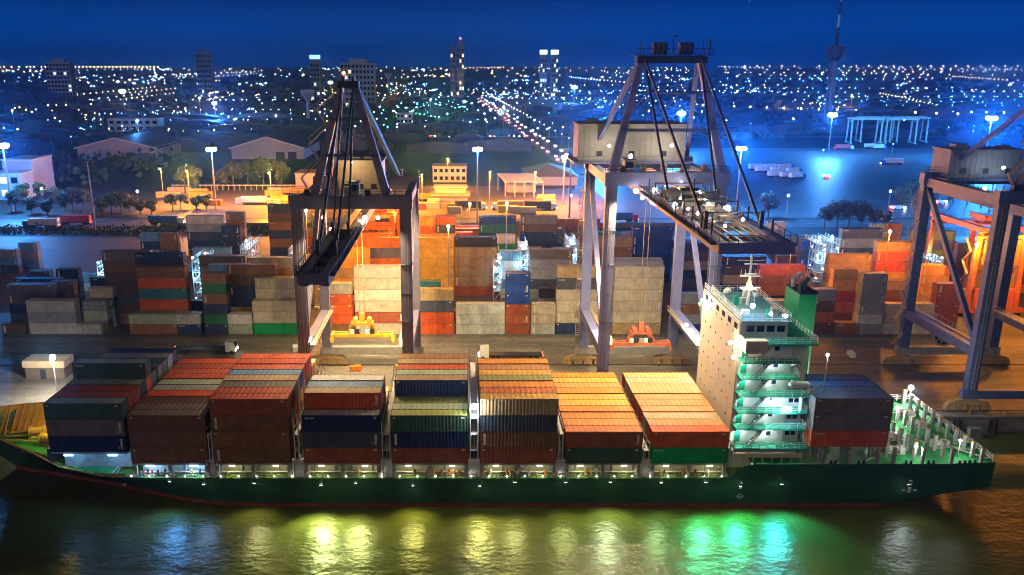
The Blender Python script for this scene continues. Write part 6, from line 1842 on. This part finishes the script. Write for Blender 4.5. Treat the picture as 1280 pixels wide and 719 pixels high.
# water towers
def water_tower(label, px, py_top, py_bot, rt):
    X, Y = at_z(px, py_bot, GZ)
    h = at_y(px, py_top, Y)[1] - GZ
    T = empty('water_tower', (X, Y, GZ), 0, label, 'water tower')
    MB().tube((0, 0, 0), (0, 0, h * 0.72), rt * 0.26, rt * 0.2, 12).build('shaft', wall_g, T)
    MB().tube((0, 0, h * 0.7), (0, 0, h * 0.92), rt * 0.24, rt, 16).tube((0, 0, h * 0.92), (0, 0, h), rt, rt * 0.9, 16).build('tank', wall_g, T)
water_tower('funnel shaped pale water tower left of the left crane apex', 386, 112, 158, 7.5)
water_tower('smaller pale water tower right of the left crane apex', 486, 91, 116, 9.0)

# street lamps: individuals near, a mass of lights far away
def lamp_mesh(rad, h, m):
    return MB().ball((0, 0, h), rad, 0, 6, 4).mesh('lamp_bulb', m)
pole_m = MB().tube((0, 0, 0), (0, 0, 8.4), 0.12, 0.08, 5).bar((0, 0, 8.3), (0, -0.9, 8.5), 0.1).mesh('lamp_pole', mast_m)
HUES = [('amber', glow('bulb_amber', (1.0, 0.55, 0.16), 16)), ('warm white', glow('bulb_warm', (1.0, 0.82, 0.58), 20)), ('blue white', glow('bulb_cool', (0.42, 0.70, 1.0), 24)), ('white', glow('bulb_white', (0.9, 0.96, 1.0), 24)), ('cyan', glow('bulb_cyan', (0.12, 0.75, 1.0), 14)), ('green', glow('bulb_green', (0.1, 1.0, 0.45), 8)), ('red', glow('bulb_red', (1.0, 0.12, 0.05), 10)), ('blue', glow('bulb_blue', (0.08, 0.28, 1.0), 26))]
BULB = {}
def street_lamp(X, Y, hue, label, group, rad):
    key = (hue, round(rad, 1))
    if key not in BULB: BULB[key] = lamp_mesh(round(rad, 1), 8.5, HUES[hue][1])
    o = put('street_lamp', pole_m, None, (X, Y, GZ))
    tag(o, label, 'street lamp', group)
    put('lamp_bulb', BULB[key], o)
def rad_at(Y, px=1.1):
    return max(0.25, px * 0.5 * Y / 822)  # bulbs enlarged with distance to stand in for glare
lr = random.Random(101)
NL = 0
def scatter(n, xr, yr, hues, label, group, px=(0.7, 1.5)):
    global NL
    for k in range(n):
        Y = yr[0] + (yr[1] - yr[0]) * lr.random()
        X = lr.uniform(*xr) * Y / 1000.0
        hue = lr.choice(hues)
        nm = HUES[hue][0]
        street_lamp(X, Y, hue, label % nm, group % nm, rad_at(Y, lr.uniform(*px)))
        NL += 1
# X is given per thousand metres of distance
for k in range(26):      # row of lamps on the avenue
    Y = 580 + 36 * k
    street_lamp(84 - 46 * (Y - 560) / 1140 + 2, Y, 1, 'warm white lamp along the avenue running to the horizon', 'lamps along the avenue', rad_at(Y, 0.8)); NL += 1
for k in range(16):
    street_lamp(330 + k * 17, 1160 - k * 14, 1, 'warm lamp in the row along the far road beside the truck lot', 'lamps along the far road at right', rad_at(1100, 1.6)); NL += 1
for k in range(22):
    street_lamp(585 + k * 17 + lr.uniform(-4, 4), 1010 - k * 9 + lr.uniform(-8, 8), lr.choice((0, 0, 1)), 'amber lamp in the bright row beyond the four yard cranes', 'lamps beyond the yard cranes', rad_at(950, 1.7)); NL += 1
scatter(46, (-560, -300), (640, 1200), (2, 3, 7, 7, 0, 0), '%s lamp among the roofs at the far left', '%s lamps among the far left roofs')
scatter(36, (-300, -120), (700, 1250), (2, 3, 7, 0, 1), '%s lamp on the dark land left of the left crane apex', '%s lamps left of the left crane apex')
scatter(44, (-110, 60), (760, 1250), (2, 3, 5, 4, 7), '%s lamp around the sports field between the cranes', '%s lamps around the sports field')
scatter(26, (30, 330), (660, 1100), (2, 4, 3, 7), '%s lamp on the land behind the middle crane', '%s lamps behind the middle crane')
scatter(16, (330, 690), (520, 900), (2, 3, 7), '%s lamp around the truck lot', '%s lamps around the truck lot')
# lamp beside trees
for px, py, lab in ((983, 268, 'small white lamp on a post left of the tree clump at right'), (1110, 262, 'small white lamp right of the tree clump'), (713, 268, 'white lamp low on a post beside the unlit mast'), (174, 262, 'white lamp on a post right of the left tree belt'), (55, 258, 'bright white lamp by the lit kiosk at the left')):
    X, Y = at_z(px, py, GZ)
    street_lamp(X, Y, 3, lab, None, 0.55); NL += 1
# far lights as one mass: many small lamps over the plain, denser in bands and clusters
FARH = [glow('far_%s' % nm.replace(' ', '_'), c, st) for nm, c, st in (('amber', (1.0, 0.52, 0.14), 30), ('warm', (1.0, 0.74, 0.42), 24), ('cool', (0.25, 0.55, 1.0), 34), ('white', (0.9, 0.96, 1.0), 24), ('cyan', (0.10, 0.70, 1.0), 26), ('green', (0.1, 1.0, 0.45), 12), ('red', (1.0, 0.12, 0.05), 18), ('blue', (0.06, 0.25, 1.0), 40))]
def octa(vs, fs, X, Y, z, r, sx=1.0):
    o = len(vs)
    vs += [(X + r * sx, Y, z), (X - r * sx, Y, z), (X, Y + r, z), (X, Y - r, z), (X, Y, z + r), (X, Y, z - r)]
    for f in ((0, 2, 4), (2, 1, 4), (1, 3, 4), (3, 0, 4), (2, 0, 5), (1, 2, 5), (3, 1, 5), (0, 3, 5)):
        fs.append(tuple(i + o for i in f))
def light_mass(name, label, zones):
    vs, fs, mi = [], [], []
    for (n, xr, yr, hues) in zones:
        done = 0
        while done < n:
            Y0 = yr[0] + (yr[1] - yr[0]) * lr.random() ** 1.5
            X0 = lr.uniform(*xr) * Y0 / 1000
            hue = lr.choice(hues)
            kind = lr.random()
            if kind < 0.55:          # a street: evenly spaced lamps of one colour
                a = lr.choice((0.0, 0.06, -0.08, 0.3, -0.4, 1.3, 1.6)) + lr.uniform(-0.05, 0.05)
                m, gap = lr.randint(5, 16), lr.uniform(24, 46) * (Y0 / 1600)
                for k in range(m):
                    octa(vs, fs, X0 + math.cos(a) * gap * k, Y0 + math.sin(a) * gap * k, GZ + 9 + Y0 / 700, rad_at(Y0, lr.uniform(0.55, 0.95))); mi += [hue] * 8
                done += m
            elif kind < 0.85:        # a lit plot: lamps and glowing fronts packed together
                m = lr.randint(4, 14)
                for k in range(m):
                    octa(vs, fs, X0 + lr.gauss(0, 14) * Y0 / 1000, Y0 + lr.gauss(0, 30), GZ + lr.uniform(3, 16), rad_at(Y0, lr.uniform(0.4, 1.0)), lr.choice((1, 1, 1, 2.6, 4))); mi += [lr.choice(hues)] * 8
                done += m
            else:
                octa(vs, fs, X0, Y0, GZ + 10, rad_at(Y0, lr.uniform(0.9, 2.0))); mi += [hue] * 8
                done += 1
    me = bpy.data.meshes.new(name)
    me.from_pydata(vs, [], fs)
    for m in FARH: me.materials.append(m)
    me.polygons.foreach_set('material_index', mi)
    tag(put(name, me), label, 'city lights', None, 'stuff')
light_mass('city_lights', 'countless coloured lamps of the city reaching to the horizon', [
    (250, (-600, -60), (1350, 3600), (0, 0, 0, 1, 2, 7, 7, 4)), (130, (-60, 260), (1500, 3600), (0, 0, 1, 2, 4, 7, 7)), (230, (200, 720), (1350, 3600), (0, 0, 1, 2, 3, 7, 7, 4)),
    (150, (-620, -200), (3600, 8000), (0, 0, 1, 2)), (150, (-200, 260), (3600, 8000), (0, 0, 1, 2)), (130, (260, 740), (3600, 8000), (0, 1, 2, 3)),
    (130, (-600, -330), (700, 1300), (0, 0, 2, 3, 4, 7)), (90, (-330, -60), (1250, 1700), (0, 0, 1, 0, 6)), (110, (-90, 90), (1250, 1800), (2, 3, 4, 5, 7)), (150, (420, 720), (1100, 1700), (0, 1, 2, 3, 4, 0)),
    (60, (20, 420), (1150, 1700), (2, 4, 7, 7, 3)), (60, (-100, 60), (900, 1200), (5, 5, 4, 2))])
# rows of amber lamps along the horizon road
vs, fs = [], []
for k in range(60):
    for (x0, x1, Y, z, r) in ((330, 760, 6500, 40, 4.4), (-620, -360, 5200, 40, 3.4)):
        X = (x0 + (x1 - x0) * k / 59) * Y / 1000; o = len(vs)
        if (k % 2 == 0 or Y < 6000) and lr.random() < 0.85:
            vs += [(X + r, Y, z), (X - r, Y, z), (X, Y + r, z), (X, Y - r, z), (X, Y, z + r), (X, Y, z - r)]
            for f in ((0, 2, 4), (2, 1, 4), (1, 3, 4), (3, 0, 4), (2, 0, 5), (1, 2, 5), (3, 1, 5), (0, 3, 5)): fs.append(tuple(i + o for i in f))
me = bpy.data.meshes.new('horizon_lamps'); me.from_pydata(vs, [], fs); me.materials.append(FARH[0])
tag(put('horizon_lamps', me), 'evenly spaced amber lamps along the road on the horizon', 'city lights', None, 'stuff')
# low roofs and woods of the far plain
def mass(name, label, cat, m, n, seed, fn):
    q = MB(); r = random.Random(seed)
    for k in range(n): fn(q, r)
    tag(q.build(name, m), label, cat, None, 'stuff')
def roof_fn(q, r):
    Y = 620 + 2600 * r.random() ** 1.6
    X = r.uniform(-620, 720) * Y / 1000
    if 70 < X < 760 and Y < 720: return
    if abs(X - (72 - 46 * (Y - 560) / 1140)) < 34: return
    w, d, h = r.uniform(7, 26), r.uniform(8, 18), r.uniform(4, 10)
    q.span(X - w, X + w, Y, Y + d, GZ, GZ + h)
    q.prism([(X - w - 0.5, GZ + h), (X + w + 0.5, GZ + h), (X + w * 0.3, GZ + h + 2.5), (X - w * 0.3, GZ + h + 2.5)], Y - 0.5, Y + d + 0.5)
mass('distant_roofs', 'low dark roofs of the city spread over the far plain', 'distant roofs', mat('far_roofs', (0.055, 0.055, 0.055), 0.6, var=0.5, scale=0.02), 700, 3, roof_fn)
def wood_fn(q, r):
    Y = 460 + 2400 * r.random() ** 1.8
    X = r.uniform(-640, 720) * Y / 1000
    if -200 < X < 800 and Y < 720: return
    if abs(X - (72 - 46 * (Y - 560) / 1140)) < 30: return
    for k in range(26):
        x, y, z = X + r.gauss(0, 9), Y + r.gauss(0, 7), GZ + abs(r.gauss(3, 2.2))
        a = r.uniform(1.0, 2.4); t = r.uniform(0, 3.14)
        q.add([(x - a * math.cos(t), y - a * math.sin(t), z), (x, y, z - a * 0.7), (x + a * math.cos(t), y + a * math.sin(t), z + 0.4), (x, y + 0.3, z + a)], [(0, 1, 2, 3)])
mass('distant_woods', 'dark scrub and tree masses over the far plain', 'woods', leaf_a, 900, 8, wood_fn)
# lamps that light the far plain in pools, each on a mast
for k, (X, Y, c, wts, lab) in enumerate(((-330, 1050, SOD, 60000, 'amber mast lighting the far left roofs'), (-120, 1500, SOD, 90000, 'amber mast behind the left crane apex'), (-40, 1010, (0.3, 1.0, 0.5), 60000, 'greenish mast beside the sports field'), (-420, 780, BLUE, 60000, 'blue mast among the far left roofs'),
        (520, 1130, SOD, 60000, 'amber mast on the far road at right'), (60, 1260, SOD, 60000, 'amber mast at the far end of the avenue'), (640, 900, SOD, 50000, 'amber mast beyond the four yard cranes'), (40, 840, BLUE, 60000, 'blue mast beside the avenue'), (-250, 640, BLUE, 40000, 'blue mast between the two gabled warehouses'))):
    T = empty('plain_mast', (X, Y, GZ), 0, lab, 'light mast', 'masts of the far plain')
    MB().tube((0, 0, 0), (0, 0, 22), 0.3, 0.2, 6).build('pole', mast_m, T)
    MB().ball((0, 0, 22.6), 0.8, 0, 6, 4).build('lamp_head', g_sod if c == SOD else g_star, T)
    light('plain_light', (0, 0, 21), c, wts, 0.8, T)
# ------------------------------------------------------------------ haze
hz = bpy.data.materials.new('night_haze')
hz.use_nodes = True
t = hz.node_tree
for n in list(t.nodes): t.nodes.remove(n)
o_ = t.nodes.new('ShaderNodeOutputMaterial'); pv = t.nodes.new('ShaderNodeVolumePrincipled')
pv.inputs['Color'].default_value = (0.12, 0.46, 1.0, 1); pv.inputs['Density'].default_value = 0.00014; pv.inputs['Anisotropy'].default_value = 0.9
t.links.new(pv.outputs[0], o_.inputs['Volume'])
hb_ = MB().span(-9502, 9502, -602, 13002, -9, 240)
h_ = hb_.build('haze', hz); h_['kind'] = 'stuff'
print('street lamps', NL, 'objects', len(S.objects))
